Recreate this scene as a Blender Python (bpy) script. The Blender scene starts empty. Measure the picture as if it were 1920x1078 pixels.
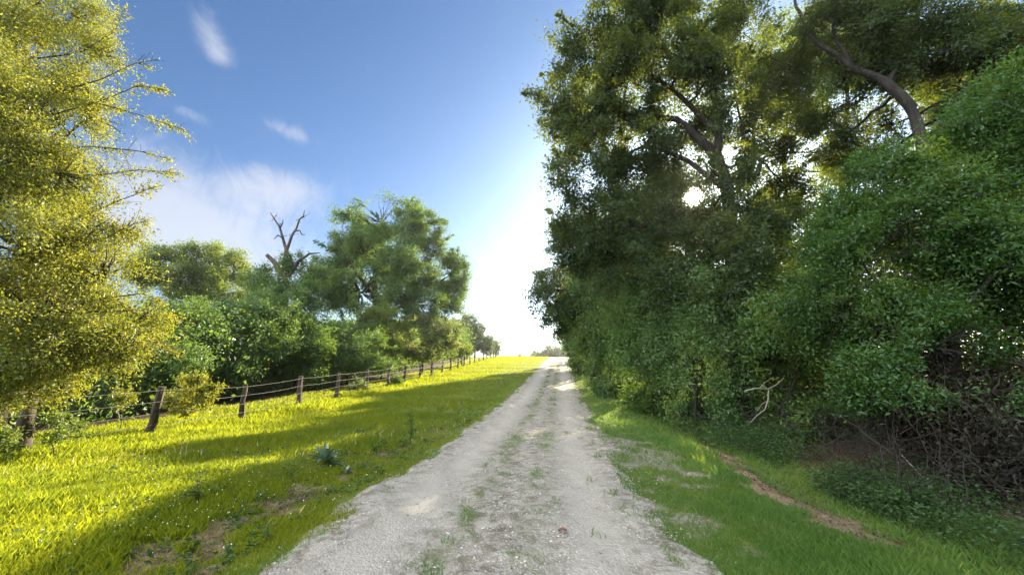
import bpy, math, random
import numpy as np
from mathutils import Vector

# ------------------------------------------------------------------ camera, sky, sun, exposure
scn = bpy.context.scene
COL = scn.collection
PITCH = math.radians(12.3)
FPX = 693.0                      # focal length in photo pixels (1920 wide)
EYE = np.array([0.0, 0.0, 1.6])
cam_d = bpy.data.cameras.new("camera")
cam_d.sensor_width = 36.0
cam_d.lens = 36.0 * FPX / 1920.0
cam_d.clip_end = 3000
cam = bpy.data.objects.new("camera", cam_d)
cam.location = EYE
cam.rotation_euler = (math.pi / 2 + PITCH, 0, 0)
COL.objects.link(cam)
scn.camera = cam

SUN = np.array([0.4906, 0.925, 0.451]); SUN /= np.linalg.norm(SUN)
SUN_EL = math.asin(SUN[2]); SUN_AZ = math.atan2(SUN[0], SUN[1])
sd = bpy.data.lights.new("sun", 'SUN'); sd.energy = 5.0; sd.angle = math.radians(0.5); sd.color = (1.0, 0.86, 0.62)
so = bpy.data.objects.new("sun", sd); COL.objects.link(so)
so.rotation_euler = Vector(-SUN).to_track_quat('-Z', 'Y').to_euler()
so.location = (20, 40, 30)

vs = scn.view_settings
scn.display_settings.display_device = 'sRGB'
vs.view_transform = 'Standard'; vs.look = 'None'; vs.exposure = 2.3; vs.gamma = 1.0; vs.use_curve_mapping = False
cy = scn.cycles
cy.max_bounces = 7; cy.diffuse_bounces = 4; cy.glossy_bounces = 2; cy.transmission_bounces = 4; cy.transparent_max_bounces = 4
cy.sample_clamp_indirect = 3.0; cy.sample_clamp_direct = 3.0
cy.use_denoising = True; cy.denoising_prefilter = 'NONE'
cy.caustics_reflective = False; cy.caustics_refractive = False


class NT:
    """small helper for node trees"""
    def __init__(s, tree):
        s.t = tree; tree.nodes.clear()
    def n(s, typ, ins=None, **props):
        nd = s.t.nodes.new(typ)
        for k, v in props.items(): setattr(nd, k, v)
        if ins:
            for k, v in ins.items(): s.put(nd.inputs[k], v)
        return nd
    def put(s, sock, v):
        if isinstance(v, bpy.types.NodeSocket): s.t.links.new(v, sock)
        elif isinstance(v, (tuple, list)) and len(v) == 3 and sock.type == 'RGBA': sock.default_value = (*v, 1)
        else: sock.default_value = v
    def m(s, op, a, b=0.0, c=0.0):
        nd = s.n('ShaderNodeMath', operation=op)
        s.put(nd.inputs[0], a); s.put(nd.inputs[1], b); s.put(nd.inputs[2], c)
        return nd.outputs[0]
    def mix(s, f, a, b, blend='MIX'):
        nd = s.n('ShaderNodeMix', data_type='RGBA', blend_type=blend)
        s.put(nd.inputs[0], f); s.put(nd.inputs[6], a); s.put(nd.inputs[7], b)
        return nd.outputs[2]
    def smooth(s, v, lo, hi):
        nd = s.n('ShaderNodeMapRange', {'Value': v, 'From Min': lo, 'From Max': hi}, interpolation_type='SMOOTHSTEP')
        return nd.outputs[0]
    def noise(s, vec, scale, detail=3.0, rough=0.55, dist=0.0):
        nd = s.n('ShaderNodeTexNoise', {'Scale': scale, 'Detail': detail, 'Roughness': rough, 'Distortion': dist})
        if vec is not None: s.put(nd.inputs['Vector'], vec)
        return nd.outputs['Fac']


def ray(px, py):
    """world direction through a photo pixel, scaled so that its world-y component is 1"""
    x = (px - 960.0) / FPX; v = (539.0 - py) / FPX
    c, s = math.cos(PITCH), math.sin(PITCH)
    d = np.array([x, c - v * s, s + v * c])
    return d / d[1]


def P(px, py, Y): return EYE + ray(px, py) * Y


world = bpy.data.worlds.new("World"); scn.world = world; world.use_nodes = True
w = NT(world.node_tree)
sky = w.n('ShaderNodeTexSky', sky_type='NISHITA', sun_disc=False)
sky.sun_elevation = SUN_EL; sky.sun_rotation = SUN_AZ
sky.altitude = 0; sky.air_density = 1.0; sky.dust_density = 1.2; sky.ozone_density = 2.0
tc = w.n('ShaderNodeTexCoord').outputs['Generated']
sep = w.n('ShaderNodeSeparateXYZ', {0: tc})
dx, dy, dz = sep.outputs
fy = w.m('MAXIMUM', dy, 0.05)
gx = w.m('DIVIDE', dx, fy); gz = w.m('DIVIDE', dz, fy)      # flat chart of the sky ahead
front = w.smooth(dy, 0.05, 0.3)
n_w = w.noise(w.n('ShaderNodeMapping', {'Vector': tc, 'Scale': (1, 1, 2.2), 'Rotation': (0, 0.5, 0)}).outputs[0], 3.2, 6, 0.6, 0.8)
n_f = w.noise(w.n('ShaderNodeMapping', {'Vector': tc, 'Scale': (1.9, 1, 1.0), 'Rotation': (0, 0.9, 0)}).outputs[0], 9.0, 9, 0.70, 1.6)
cl = 0.0
for (px, py, la, lb, ang, amp) in [
        (395, 75, 62, 20, -60, 1.0), (408, 108, 26, 14, -20, 0.5), (470, 20, 40, 16, -60, 0.25), (545, 250, 42, 11, -25, 0.8),
        (355, 213, 45, 9, -25, 0.75), (515, 345, 75, 26, -8, 1.15), (520, 385, 75, 26, -10, 0.5), (330, 410, 170, 70, -28, 1.0),
        (200, 420, 160, 110, 0, .9), (440, 470, 120, 50, -20, 0.5), (560, 520, 200, 60, 0, 0.4)]:
    d0 = ray(px, py)
    a = math.radians(ang); ca, sa = math.cos(a), math.sin(a)
    ux = w.m('SUBTRACT', gx, float(d0[0])); uz = w.m('SUBTRACT', gz, float(d0[2]))
    u = w.m('MULTIPLY_ADD', ux, ca, w.m('MULTIPLY', uz, sa)); v = w.m('MULTIPLY_ADD', ux, -sa, w.m('MULTIPLY', uz, ca))
    q = w.m('ADD', w.m('POWER', w.m('ABSOLUTE', w.m('MULTIPLY', u, FPX / (la * 1.5))), 2.0), w.m('POWER', w.m('ABSOLUTE', w.m('MULTIPLY', v, FPX / (lb * 1.7))), 2.0))
    cl = w.m('MULTIPLY_ADD', w.m('EXPONENT', w.m('MULTIPLY', q, -1.0)), amp, cl)
cl = w.smooth(w.m('MULTIPLY_ADD', n_f, 1.5, w.m('MULTIPLY_ADD', n_w, 0.9, w.m('MULTIPLY_ADD', cl, .80, -1.38))), -0.05, 1.35)
cl = w.m('MINIMUM', w.m('MULTIPLY', w.m('MULTIPLY', cl, front), 0.8), 0.9)
dot = w.n('ShaderNodeVectorMath', {0: tc, 1: tuple(SUN)}, operation='DOT_PRODUCT').outputs['Value']
ang = w.m('MULTIPLY', w.m('ARCCOSINE', w.m('MINIMUM', dot, 0.999999)), 180 / math.pi)
disc = w.m('SUBTRACT', 1.0, w.smooth(ang, 0.7, 1.3))
aur = w.m('EXPONENT', w.m('MULTIPLY', ang, -0.30))
hzn = w.m('EXPONENT', w.m('MULTIPLY', w.m('MAXIMUM', dz, 0.0), -5.2))                 # bright hazy band low in the sky, sunward
hazeglow = w.m('MULTIPLY', hzn, w.m('EXPONENT', w.m('MULTIPLY', ang, -0.04)))
sky_s = w.n('ShaderNodeVectorMath', {0: sky.outputs[0], 'Scale': 0.05}, operation='SCALE').outputs[0]
sky_b = w.mix(1.0, sky_s, (0.42, 0.60, 0.78), 'MULTIPLY')
sky_c = w.mix(cl, sky_b, (0.155, 0.165, 0.19))
fill_cloud = w.m('MULTIPLY', w.smooth(w.m('MULTIPLY_ADD', dy, -0.6, w.m('MULTIPLY_ADD', dx, -0.5, w.m('MULTIPLY', dz, 0.62))), 0.42, 0.8), w.m('MULTIPLY_ADD', w.smooth(n_w, 0.3, 0.7), 0.5, 0.5))   # invented bright cloud behind and above the photographer, unseen, added as fill light
sky_c = w.mix(fill_cloud, sky_c, (1.06, 1.09, 1.08))
glow = w.n('ShaderNodeVectorMath', {0: (1.0, 0.97, 0.88), 'Scale': w.m('MULTIPLY_ADD', hazeglow, 1.1, w.m('MULTIPLY_ADD', aur, 0.5, w.m('MULTIPLY', disc, 60.0)))}, operation='SCALE').outputs[0]
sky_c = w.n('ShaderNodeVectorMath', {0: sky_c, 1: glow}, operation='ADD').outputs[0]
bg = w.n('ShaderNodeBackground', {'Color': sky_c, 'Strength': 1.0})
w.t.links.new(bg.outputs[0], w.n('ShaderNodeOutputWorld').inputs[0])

# ------------------------------------------------------------------ terrain maths
rng = np.random.default_rng(7); random.seed(7)
_py = np.array([-40, 0, 4, 8, 12, 16, 20, 27, 36, 45, 58, 70, 78, 88, 105, 140, 200, 900.])
_pz = np.array([0, 0, 0, -.06, -.07, 0, .16, .5, 1.06, 1.78, 2.85, 3.62, 3.86, 3.85, 3.3, 1.6, 0., -6.])


def zprof(y):
    y = np.asarray(y, float); s = np.zeros_like(y)
    for o in (-2.2, -1.1, 0, 1.1, 2.2): s = s + np.interp(y + o * (1 + np.abs(y) * .03), _py, _pz)
    return s / 5


def xc(y):
    y = np.clip(y, -20, 110); return -.72 + .1155 * y + .0003 * y * y


def sst(v, a, b):
    t = np.clip((v - a) / (b - a), 0, 1); return t * t * (3 - 2 * t)


_k = rng.normal(size=(48, 2)); _ph = rng.uniform(0, 6.28, 48)


def fn2(x, y, s, k0=0, n=8):
    """cheap 2-d noise in about -1..1"""
    r = 0
    for i in range(k0, k0 + n): r = r + np.sin(_k[i, 0] * x * s + _k[i, 1] * y * s + _ph[i])
    return r / math.sqrt(n)


def fn3(p, s, seed):
    rg = np.random.default_rng(seed); r = 0
    for i in range(9):
        k = rg.normal(size=3) * (1 if i < 5 else 2.1); r = r + np.sin((p @ k) * s + rg.uniform(0, 6.28)) * (1 if i < 5 else .6)
    return r / 2.6


def zg(x, y):
    x = np.asarray(x, float); y = np.asarray(y, float)
    u = x - xc(y)
    z = zprof(y)
    z = z - .14 * np.exp(-((u + 3.0) / .9) ** 2) * (1 - sst(y, 25, 50))         # shallow ditch left of the road
    z = z - .16 * sst(-u, 5, 10) * (1 - sst(y, 12, 20))
    z = z - .10 * np.exp(-((u - 4.3) / .7) ** 2) * (1 - sst(y, 20, 40))
    z = z + .25 * sst(u, 4.8, 8) + .3 * sst(-u, 14, 30)
    z = z + .018 * fn2(x, y, 1.3, 0) + .010 * fn2(x, y, 4.5, 8)
    return z


def G(px, py):
    """ground point seen at a photo pixel"""
    d = ray(px, py); lo, hi = 1.0, 120.0; t = lo
    while t < hi:
        p = EYE + d * t
        if p[2] < zg(p[0], p[1]): break
        t *= 1.01
    p = EYE + d * t; p[2] = float(zg(p[0], p[1])); return p


def to_px(p):
    q = p - EYE; c, s = math.cos(PITCH), math.sin(PITCH)
    f = q[:, 1] * c + q[:, 2] * s; u = -q[:, 1] * s + q[:, 2] * c
    f = np.where(f < .3, .3, f)
    return 960 + FPX * q[:, 0] / f, 539 - FPX * u / f


def in_poly(x, y, poly):
    r = np.zeros(len(x), bool); n = len(poly)
    for i in range(n):
        x1, y1 = poly[i]; x2, y2 = poly[(i + 1) % n]
        if y1 == y2: continue
        c = ((y1 > y) != (y2 > y)) & (x < (x2 - x1) * (y - y1) / (y2 - y1) + x1); r ^= c
    return r


LIT = [[(-250, 830), (120, 800), (300, 822), (560, 800), (640, 792), (260, 850), (330, 872), (560, 838), (740, 792), (745, 800), (600, 850),
        (400, 905), (280, 960), (130, 1030), (0, 1090), (-250, 1200)],
       [(560, 762), (640, 750), (700, 748), (720, 756), (600, 775)], [(690, 772), (640, 785), (580, 780), (700, 764)],
       [(720, 712), (780, 705), (860, 703), (930, 697), (1000, 684), (1012, 681), (1072, 681), (1072, 665), (900, 664), (850, 690), (740, 700)],
       [(700, 990), (735, 945), (790, 920), (862, 915), (850, 950), (800, 980), (740, 1002)], [(680, 1050), (720, 1030), (765, 1045), (700, 1078)],
       [(1230, 1200), (1300, 1180), (1330, 1230)], [(640, 1010), (690, 1000), (690, 1020), (650, 1030)], [(880, 860), (915, 856), (910, 866), (885, 870)], [(1000, 705), (1040, 703), (1035, 708), (1003, 709)]]


def gapkeep(p, rg):
    """crowns have holes: keep is False for leaves standing in the sun shafts that reach the meadow, the near tree and the eye"""
    t = (p[:, 2] - 0.1) / SUN[2]
    for _ in range(4):
        g = p - SUN * t[:, None]; t = t + (g[:, 2] - zprof(g[:, 1])) / SUN[2]
    g = p - SUN * t[:, None]; g[:, 2] = zprof(g[:, 1])
    qx, qy = to_px(g); jit = rg.normal(size=(2, len(p))) * (1.5 + 24 / np.maximum(g[:, 1], 3))
    lit = np.zeros(len(p), bool); ok = g[:, 1] > 1.0
    for i_, poly in enumerate(LIT):
        k_, pr = (1.0, 1.0) if i_ < 4 else (2.4, .82)
        lit |= in_poly(qx + jit[0] * k_, qy + jit[1] * k_, poly) & ok & (rg.random(len(p)) < pr)
    tt = (p[:, 0] + 8) / SUN[0]; y8 = p[:, 1] - SUN[1] * tt; z8 = p[:, 2] - SUN[2] * tt
    lit |= (y8 > 3) & (y8 < 10.5) & (z8 > 0) & (z8 < 9)
    q = p - EYE; a = np.degrees(np.arccos(np.clip(q @ SUN / np.linalg.norm(q, axis=1), -1, 1)))
    eye = a < .85 + np.abs(rg.normal(size=len(p))) * .5
    return ~((lit & (rg.random(len(p)) < .994)) | eye)


# ------------------------------------------------------------------ mesh helpers
def mesh_np(name, V, F, mat, parent=None, attrs=None, smooth=False, loc=None):
    """V (n,3), F (m,k): one mesh object"""
    me = bpy.data.meshes.new(name); V = np.asarray(V, np.float32); F = np.asarray(F, np.int32)
    if loc is not None: V = V - np.asarray(loc, np.float32)
    m, k = F.shape
    me.vertices.add(len(V)); me.vertices.foreach_set('co', V.ravel())
    me.loops.add(m * k); me.loops.foreach_set('vertex_index', F.ravel())
    me.polygons.add(m); me.polygons.foreach_set('loop_start', np.arange(0, m * k, k, dtype=np.int32))
    if attrs:
        for an, (dom, arr) in attrs.items():
            at = me.attributes.new(an, 'FLOAT', dom); at.data.foreach_set('value', np.asarray(arr, np.float32))
    me.update(calc_edges=True)
    me.polygons.foreach_set('use_smooth', np.full(m, smooth)); me.materials.append(mat)
    o = bpy.data.objects.new(name, me); COL.objects.link(o)
    if parent is not None: o.parent = parent
    return o


def tag(o, label, cat=None, group=None, kind=None):
    if label: o['label'] = label
    if cat: o['category'] = cat
    if group: o['group'] = group
    if kind: o['kind'] = kind
    return o


def empty(name, loc):
    o = bpy.data.objects.new(name, None); o.location = loc; o.empty_display_size = .2; COL.objects.link(o); return o


class Tubes:
    def __init__(s): s.v = []; s.f = []; s.n = 0
    def add(s, pts, rad, sides=6, cap=True, rough=0.0):
        pts = np.asarray(pts, float); k = len(pts)
        rad = np.broadcast_to(np.asarray(rad, float), (k,))
        tan = np.gradient(pts, axis=0); tan /= np.linalg.norm(tan, axis=1)[:, None] + 1e-9
        ref = np.where(np.abs(tan[:, 2:3]) > .9, np.array([[1., 0, 0]]), np.array([[0, 0, 1.]]))
        a = np.cross(tan, ref); a /= np.linalg.norm(a, axis=1)[:, None] + 1e-9
        for i in range(1, k):
            a[i] = a[i - 1] - tan[i] * (a[i - 1] @ tan[i]); a[i] /= np.linalg.norm(a[i]) + 1e-9
        b = np.cross(tan, a); th = np.arange(sides) * 2 * math.pi / sides
        r = rad[:, None] * np.ones((1, sides))
        if rough: r = r * (1 + rough * rng.normal(size=(1, sides)) * .6 + rough * rng.normal(size=r.shape) * .5)
        ring = pts[:, None, :] + (a[:, None, :] * np.cos(th)[None, :, None] + b[:, None, :] * np.sin(th)[None, :, None]) * r[:, :, None]
        s.v.append(ring.reshape(-1, 3)); i = np.arange(k - 1)[:, None] * sides; j = np.arange(sides)[None, :]; j2 = (j + 1) % sides
        s.f.append(np.stack([i + j, i + j2, i + sides + j2, i + sides + j], -1).reshape(-1, 4) + s.n); s.n += k * sides
        return s
    def build(s, name, mat, parent=None, loc=None, smooth=True):
        return mesh_np(name, np.concatenate(s.v), np.concatenate(s.f), mat, parent, smooth=smooth, loc=loc)


def bez(p0, p1, n=7, sag=0.0, wob=0.0, up=None):
    t = np.linspace(0, 1, n)[:, None]; p0 = np.asarray(p0, float); p1 = np.asarray(p1, float)
    c = (p0 + p1) / 2 + np.array([0, 0, sag])
    if up is not None: c = p0 + np.asarray(up, float)
    q = (1 - t) ** 2 * p0 + 2 * t * (1 - t) * c + t ** 2 * p1
    if wob:
        wv = rng.normal(size=(n, 3)) * wob; wv[0] = 0; wv[-1] = 0; q = q + wv
    return q


def unit(a): return a / (np.linalg.norm(a, axis=-1, keepdims=True) + 1e-9)


def leaf_quads(p, ax, L, W, rg, flat=0.5, fold=.18, out=None):
    """rhombic leaves: base, side, tip, side"""
    n = len(p)
    nr = rg.normal(size=(n, 3)) * .8 + np.array([0, 0, flat * 1.6])
    if out is not None: nr = nr + out * 1.2
    nr = unit(nr); ax = unit(ax)
    sd_ = unit(np.cross(ax, nr)); nr = np.cross(sd_, ax)
    L = L[:, None]; W = W[:, None]
    a = p; c = p + ax * L - nr * L * .08; mid = p + ax * L * .45
    b = mid + sd_ * W * .5 + nr * W * fold; d = mid - sd_ * W * .5 + nr * W * fold
    V = np.stack([a, b, c, d], 1).reshape(-1, 3)
    return V, np.arange(4 * n).reshape(n, 4)


# ------------------------------------------------------------------ materials
def leaf_mat(name, dark, light, trans, trans_fac=.5, gloss=.04, rough=.45, shift=1.5):
    m = bpy.data.materials.new(name); m.use_nodes = True; t = NT(m.node_tree)
    var = t.n('ShaderNodeAttribute', attribute_name='var').outputs['Fac']
    geo = t.n('ShaderNodeNewGeometry')
    big = t.noise(geo.outputs['Position'], .9, 2)
    f = t.m('MULTIPLY_ADD', t.smooth(big, .3, .7), .35, t.m('MULTIPLY', var, .65))
    c = t.mix(f, dark, light); wp = t.smooth(t.noise(geo.outputs['Position'], .55, 3), .5, .72)
    c = t.mix(t.m('MULTIPLY', wp, .5), c, (light[0] * 1.15 + .012, light[1] * .95, light[2] * .7))
    hue = t.mix(t.smooth(var, .82, 1.0), trans, tuple(min(1, q * k) for q, k in zip(trans, (shift, 1.05, .8))))
    tr = t.mix(t.m('MULTIPLY', f, .6), t.mix(.5, hue, dark), hue)
    d = t.n('ShaderNodeBsdfDiffuse', {'Color': c}).outputs[0]; tl = t.n('ShaderNodeBsdfTranslucent', {'Color': tr}).outputs[0]
    mx = t.n('ShaderNodeMixShader', {0: trans_fac, 1: d, 2: tl}).outputs[0]
    gl = t.n('ShaderNodeBsdfGlossy', {'Color': (.9, .95, 1), 'Roughness': rough}).outputs[0]
    mx = t.n('ShaderNodeMixShader', {0: gloss, 1: mx, 2: gl}).outputs[0]
    t.t.links.new(mx, t.n('ShaderNodeOutputMaterial').inputs[0]); return m


def bark_mat(name, c1, c2, scale=9.0):
    m = bpy.data.materials.new(name); m.use_nodes = True; t = NT(m.node_tree)
    pos = t.n('ShaderNodeTexCoord').outputs['Object']
    mp = t.n('ShaderNodeMapping', {'Vector': pos, 'Scale': (1, 1, .22)}).outputs[0]
    n1 = t.noise(mp, scale, 6, .65, .4); n2 = t.noise(pos, 1.7, 3)
    c = t.mix(t.smooth(n1, .35, .65), c1, c2); c = t.mix(t.m('MULTIPLY', t.smooth(n2, .45, .75), .5), c, tuple(q * .45 for q in c1))
    b = t.n('ShaderNodeBump', {'Height': n1, 'Strength': .9, 'Distance': .03}).outputs[0]
    d = t.n('ShaderNodeBsdfPrincipled', {'Base Color': c, 'Roughness': .9, 'Normal': b})
    t.t.links.new(d.outputs[0], t.n('ShaderNodeOutputMaterial').inputs[0]); return m


def plain_mat(name, c1, c2, scale=20., rough=.8, bump=.3, metal=0.):
    m = bpy.data.materials.new(name); m.use_nodes = True; t = NT(m.node_tree)
    pos = t.n('ShaderNodeTexCoord').outputs['Object']; n1 = t.noise(pos, scale, 5)
    c = t.mix(t.smooth(n1, .35, .65), c1, c2)
    b = t.n('ShaderNodeBump', {'Height': n1, 'Strength': bump, 'Distance': .01}).outputs[0]
    d = t.n('ShaderNodeBsdfPrincipled', {'Base Color': c, 'Roughness': rough, 'Normal': b, 'Metallic': metal})
    t.t.links.new(d.outputs[0], t.n('ShaderNodeOutputMaterial').inputs[0]); return m


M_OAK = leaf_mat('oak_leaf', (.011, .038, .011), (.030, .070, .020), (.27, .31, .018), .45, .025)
M_DEEP = leaf_mat('deep_bush_leaf', (.018, .070, .010), (.055, .135, .022), (.18, .30, .02), .42, .03)
M_DARK = leaf_mat('shrub_leaf', (.038, .105, .024), (.105, .195, .05), (.25, .35, .03), .45, .04)
M_BUSH = leaf_mat('bush_leaf', (.034, .095, .016), (.10, .19, .034), (.25, .36, .03), .42, .035)
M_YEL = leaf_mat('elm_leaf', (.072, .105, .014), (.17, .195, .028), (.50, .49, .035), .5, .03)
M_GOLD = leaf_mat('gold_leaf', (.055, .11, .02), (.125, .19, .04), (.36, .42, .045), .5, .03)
M_PALE = leaf_mat('pale_leaf', (.075, .12, .045), (.16, .215, .085), (.34, .39, .10), .5, .03)
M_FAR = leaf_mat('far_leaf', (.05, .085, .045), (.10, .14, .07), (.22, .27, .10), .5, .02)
M_WEED = leaf_mat('weed_leaf', (.022, .058, .016), (.065, .125, .035), (.13, .18, .03), .4, .02)
M_GRASS = leaf_mat('grass_blade', (.09, .15, .010), (.18, .23, .014), (.52, .545, .022), .52, .02, .45, 1.15)
M_VERGE = leaf_mat('verge_blade', (.07, .155, .03), (.14, .24, .055), (.32, .46, .05), .5, .03)
M_STRAW = leaf_mat('straw', (.30, .30, .16), (.45, .42, .24), (.4, .38, .15), .3, .03)
M_BARK = bark_mat('oak_bark', (.012, .010, .009), (.038, .033, .028))
M_RED = bark_mat('cedar_bark', (.012, .009, .008), (.036, .027, .022))
M_ELM = bark_mat('elm_bark', (.03, .022, .016), (.09, .07, .05))
M_SNAG = bark_mat('dead_wood', (.05, .038, .030), (.11, .088, .07), 5)
M_POST = bark_mat('post_wood', (.03, .022, .016), (.10, .078, .056), 12)
M_WIRE = plain_mat('cable_steel', (.07, .067, .06), (.14, .135, .12), 30, .6, .1, .2)
M_TWIG = plain_mat('dry_twig', (.008, .007, .005), (.028, .022, .015), 20)
M_PALEWOOD = plain_mat('bleached_wood', (.14, .13, .105), (.22, .205, .17), 25)
M_STONE = None


# ------------------------------------------------------------------ ground, road
def axis(a, b, fine, far):
    xs = list(np.arange(a, b, fine)); s = fine; x = b
    while x < far: s *= 1.12; x += s; xs.append(x)
    return xs


gx_ = sorted(set([-q for q in axis(-6.0, 12.5, .11, 600)] + axis(6.0, 10, .11, 600)))
gy_ = axis(-1, 26, .11, 900); gy_ = [-1 - .3 * 1.3 ** i for i in range(20)][::-1] + gy_
XX, YY = np.meshgrid(np.array(gx_), np.array(gy_)); ZZ = zg(XX, YY) + .012 * fn2(XX, YY, 14, 16) * (np.abs(YY) < 30)
UU = XX - xc(YY)
ZZ = ZZ - .07 * (1 - sst(np.abs(UU), 1.2, 1.75))
ny, nx = XX.shape
idx = np.arange(ny * nx).reshape(ny, nx)
F = np.stack([idx[:-1, :-1], idx[:-1, 1:], idx[1:, 1:], idx[1:, :-1]], -1).reshape(-1, 4)
nz1 = fn2(XX, YY, 2.2, 24); nz2 = fn2(XX, YY, 6.5, 32)


def dirt_left(x, y, u, n1, n2): return sst(1 - np.abs(u + 2.75 + .25 * n1) / (.38 + .2 * n2) + .3 * n2, .2, .7) * sst(n1 + .5 * n2 + .5, -.1, .6) * (1 - sst(y, 9, 15))
def dirt_right(x, y, u, n1, n2): return sst(1 - np.abs(u - 3.85 - .12 * n1) / (.27 + .10 * n2) + .15 * n2, .05, .5) * sst(y, 3.4, 4.4) * (1 - sst(y, 8.6, 10.0)) * .9
def bare_right(x, y, u, n1, n2): return sst(1.25 - ((u - 2.3) / .75) ** 2 - ((y - 7.5) / 3.6) ** 2 + .75 * n2 + .55 * n1 - .3, .15, .9)


DL = dirt_left(XX, YY, UU, nz1, nz2); DR = dirt_right(XX, YY, UU, nz1, nz2); BR = bare_right(XX, YY, UU, nz1, nz2)
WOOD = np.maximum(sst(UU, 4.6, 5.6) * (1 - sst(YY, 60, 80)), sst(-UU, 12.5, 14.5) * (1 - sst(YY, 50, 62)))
DRY = sst(nz1 * .6 + nz2 * .4 + 1.2 - np.abs(UU + 9.3) * 1.2, .2, .9)

gm = bpy.data.materials.new('meadow_ground'); gm.use_nodes = True; t = NT(gm.node_tree)
pos = t.n('ShaderNodeNewGeometry').outputs['Position']
A = lambda nme: t.n('ShaderNodeAttribute', attribute_name=nme).outputs['Fac']
n1 = t.noise(pos, 3.0, 5); n2 = t.noise(pos, 22, 4, .7); n3 = t.noise(pos, .5, 3)
c = t.mix(t.smooth(n1, .3, .7), (.06, .095, .014), (.11, .14, .022)); c = t.mix(t.m('MULTIPLY', t.smooth(n3, .4, .65), .5), c, (.13, .14, .03))
c = t.mix(t.m('MULTIPLY', t.smooth(n2, .5, .75), .5), c, (.05, .045, .02))
c = t.mix(t.m('MULTIPLY', A('dry'), .7), c, (.26, .21, .09))
n4 = t.noise(pos, 70, 4, .75)
soil = t.mix(t.smooth(t.m('MULTIPLY_ADD', n4, .6, t.m('MULTIPLY', n2, .4)), .38, .62), (.07, .045, .028), (.27, .20, .13))
c = t.mix(A('dirt_left'), c, t.mix(t.smooth(n1, .4, .6), soil, (.07, .045, .03)))
c = t.mix(A('dirt_right'), c, t.mix(t.smooth(n2, .3, .7), (.15, .10, .065), (.29, .21, .145)))
c = t.mix(A('bare'), c, t.mix(t.smooth(n2, .35, .65), (.11, .09, .065), (.27, .25, .215)))
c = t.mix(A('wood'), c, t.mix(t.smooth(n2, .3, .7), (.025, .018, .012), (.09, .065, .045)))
b = t.n('ShaderNodeBump', {'Height': n2, 'Strength': .7, 'Distance': .03}).outputs[0]
d = t.n('ShaderNodeBsdfPrincipled', {'Base Color': c, 'Roughness': .95, 'Normal': b, 'Specular IOR Level': .15})
t.t.links.new(d.outputs[0], t.n('ShaderNodeOutputMaterial').inputs[0])
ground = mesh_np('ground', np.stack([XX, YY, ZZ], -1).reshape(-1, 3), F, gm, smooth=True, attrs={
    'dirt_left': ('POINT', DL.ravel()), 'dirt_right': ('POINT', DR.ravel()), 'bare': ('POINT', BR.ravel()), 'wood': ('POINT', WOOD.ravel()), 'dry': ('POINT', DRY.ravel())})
tag(ground, 'grassy meadow and verge sloping gently up to the crest', kind='structure')

# road: crowned gravel sheet whose sides dip under the turf
ry = np.array(axis(-8, 22, .07, 150)); ru = np.linspace(-2.5, 2.5, 84)
RY, RU = np.meshgrid(ry, ru, indexing='ij'); RX = xc(RY) + RU
e1 = fn2(RX, RY, 1.9, 24); e2 = fn2(RX, RY, 6.0, 8); e3 = fn2(RX, RY, 17.0, 40)
edge = np.abs(RU) - (1.88 + .10 * e1 + .06 * e2)
ruts = -.022 * (np.exp(-((RU - .98) / .38) ** 2) + np.exp(-((RU + .98) / .38) ** 2))
RZ = zg(RX, RY) + .035 + ruts - .20 * np.clip(edge + .25, 0, 1) ** 1.2 + .004 * e3 + .005 * e2
ny, nx = RX.shape; idx = np.arange(ny * nx).reshape(ny, nx)
F = np.stack([idx[:-1, :-1], idx[:-1, 1:], idx[1:, 1:], idx[1:, :-1]], -1).reshape(-1, 4)[:, ::-1]
mid = np.exp(-((RU + .28 + .05 * e1) / .22) ** 2) + np.exp(-((RU - .42 + .05 * e1) / .20) ** 2) * .8
rm = bpy.data.materials.new('crushed_gravel'); rm.use_nodes = True; t = NT(rm.node_tree)
pos = t.n('ShaderNodeNewGeometry').outputs['Position']
v1 = t.n('ShaderNodeTexVoronoi', {'Vector': pos, 'Scale': 42.}); v2 = t.n('ShaderNodeTexVoronoi', {'Vector': pos, 'Scale': 110.})
n1 = t.noise(pos, 2.2, 5, .6); n2 = t.noise(pos, 14, 5, .7); n3 = t.noise(pos, 60, 3, .7)
sv = t.n('ShaderNodeSeparateXYZ', {0: v1.outputs['Color']}).outputs[0]; sv2 = t.n('ShaderNodeSeparateXYZ', {0: v2.outputs['Color']}).outputs[1]
c = t.mix(t.smooth(n1, .3, .7), (.285, .254, .214), (.39, .355, .305))
c = t.mix(t.m('MULTIPLY', t.smooth(sv, .55, 1.), .5), c, (.52, .50, .47)); c = t.mix(t.m('MULTIPLY', t.smooth(sv2, .6, 1.), .5), c, (.26, .25, .24))
c = t.mix(t.m('MULTIPLY', t.smooth(n2, .50, .68), .75), c, (.15, .125, .10))
rut = t.n('ShaderNodeAttribute', attribute_name='rut').outputs['Fac']; n5 = t.noise(pos, 5.5, 6, .7, .6)
c = t.mix(t.m('MULTIPLY', rut, t.smooth(n5, .25, .6)), c, t.mix(t.smooth(n3, .3, .7), (.36, .33, .285), (.425, .393, .348)))
c = t.mix(t.m('MULTIPLY', t.m('SUBTRACT', 1.0, rut), t.smooth(n5, .42, .66)), c, (.14, .125, .09))
c = t.mix(t.m('MULTIPLY', t.n('ShaderNodeAttribute', attribute_name='mid').outputs['Fac'], t.m('MULTIPLY', t.smooth(n1, .35, .65), .5)), c, (.20, .19, .12))
h = t.m('ADD', t.m('MULTIPLY', v1.outputs['Distance'], -.7), t.m('ADD', t.m('MULTIPLY', v2.outputs['Distance'], -.35), t.m('MULTIPLY', n2, .9)))
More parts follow.
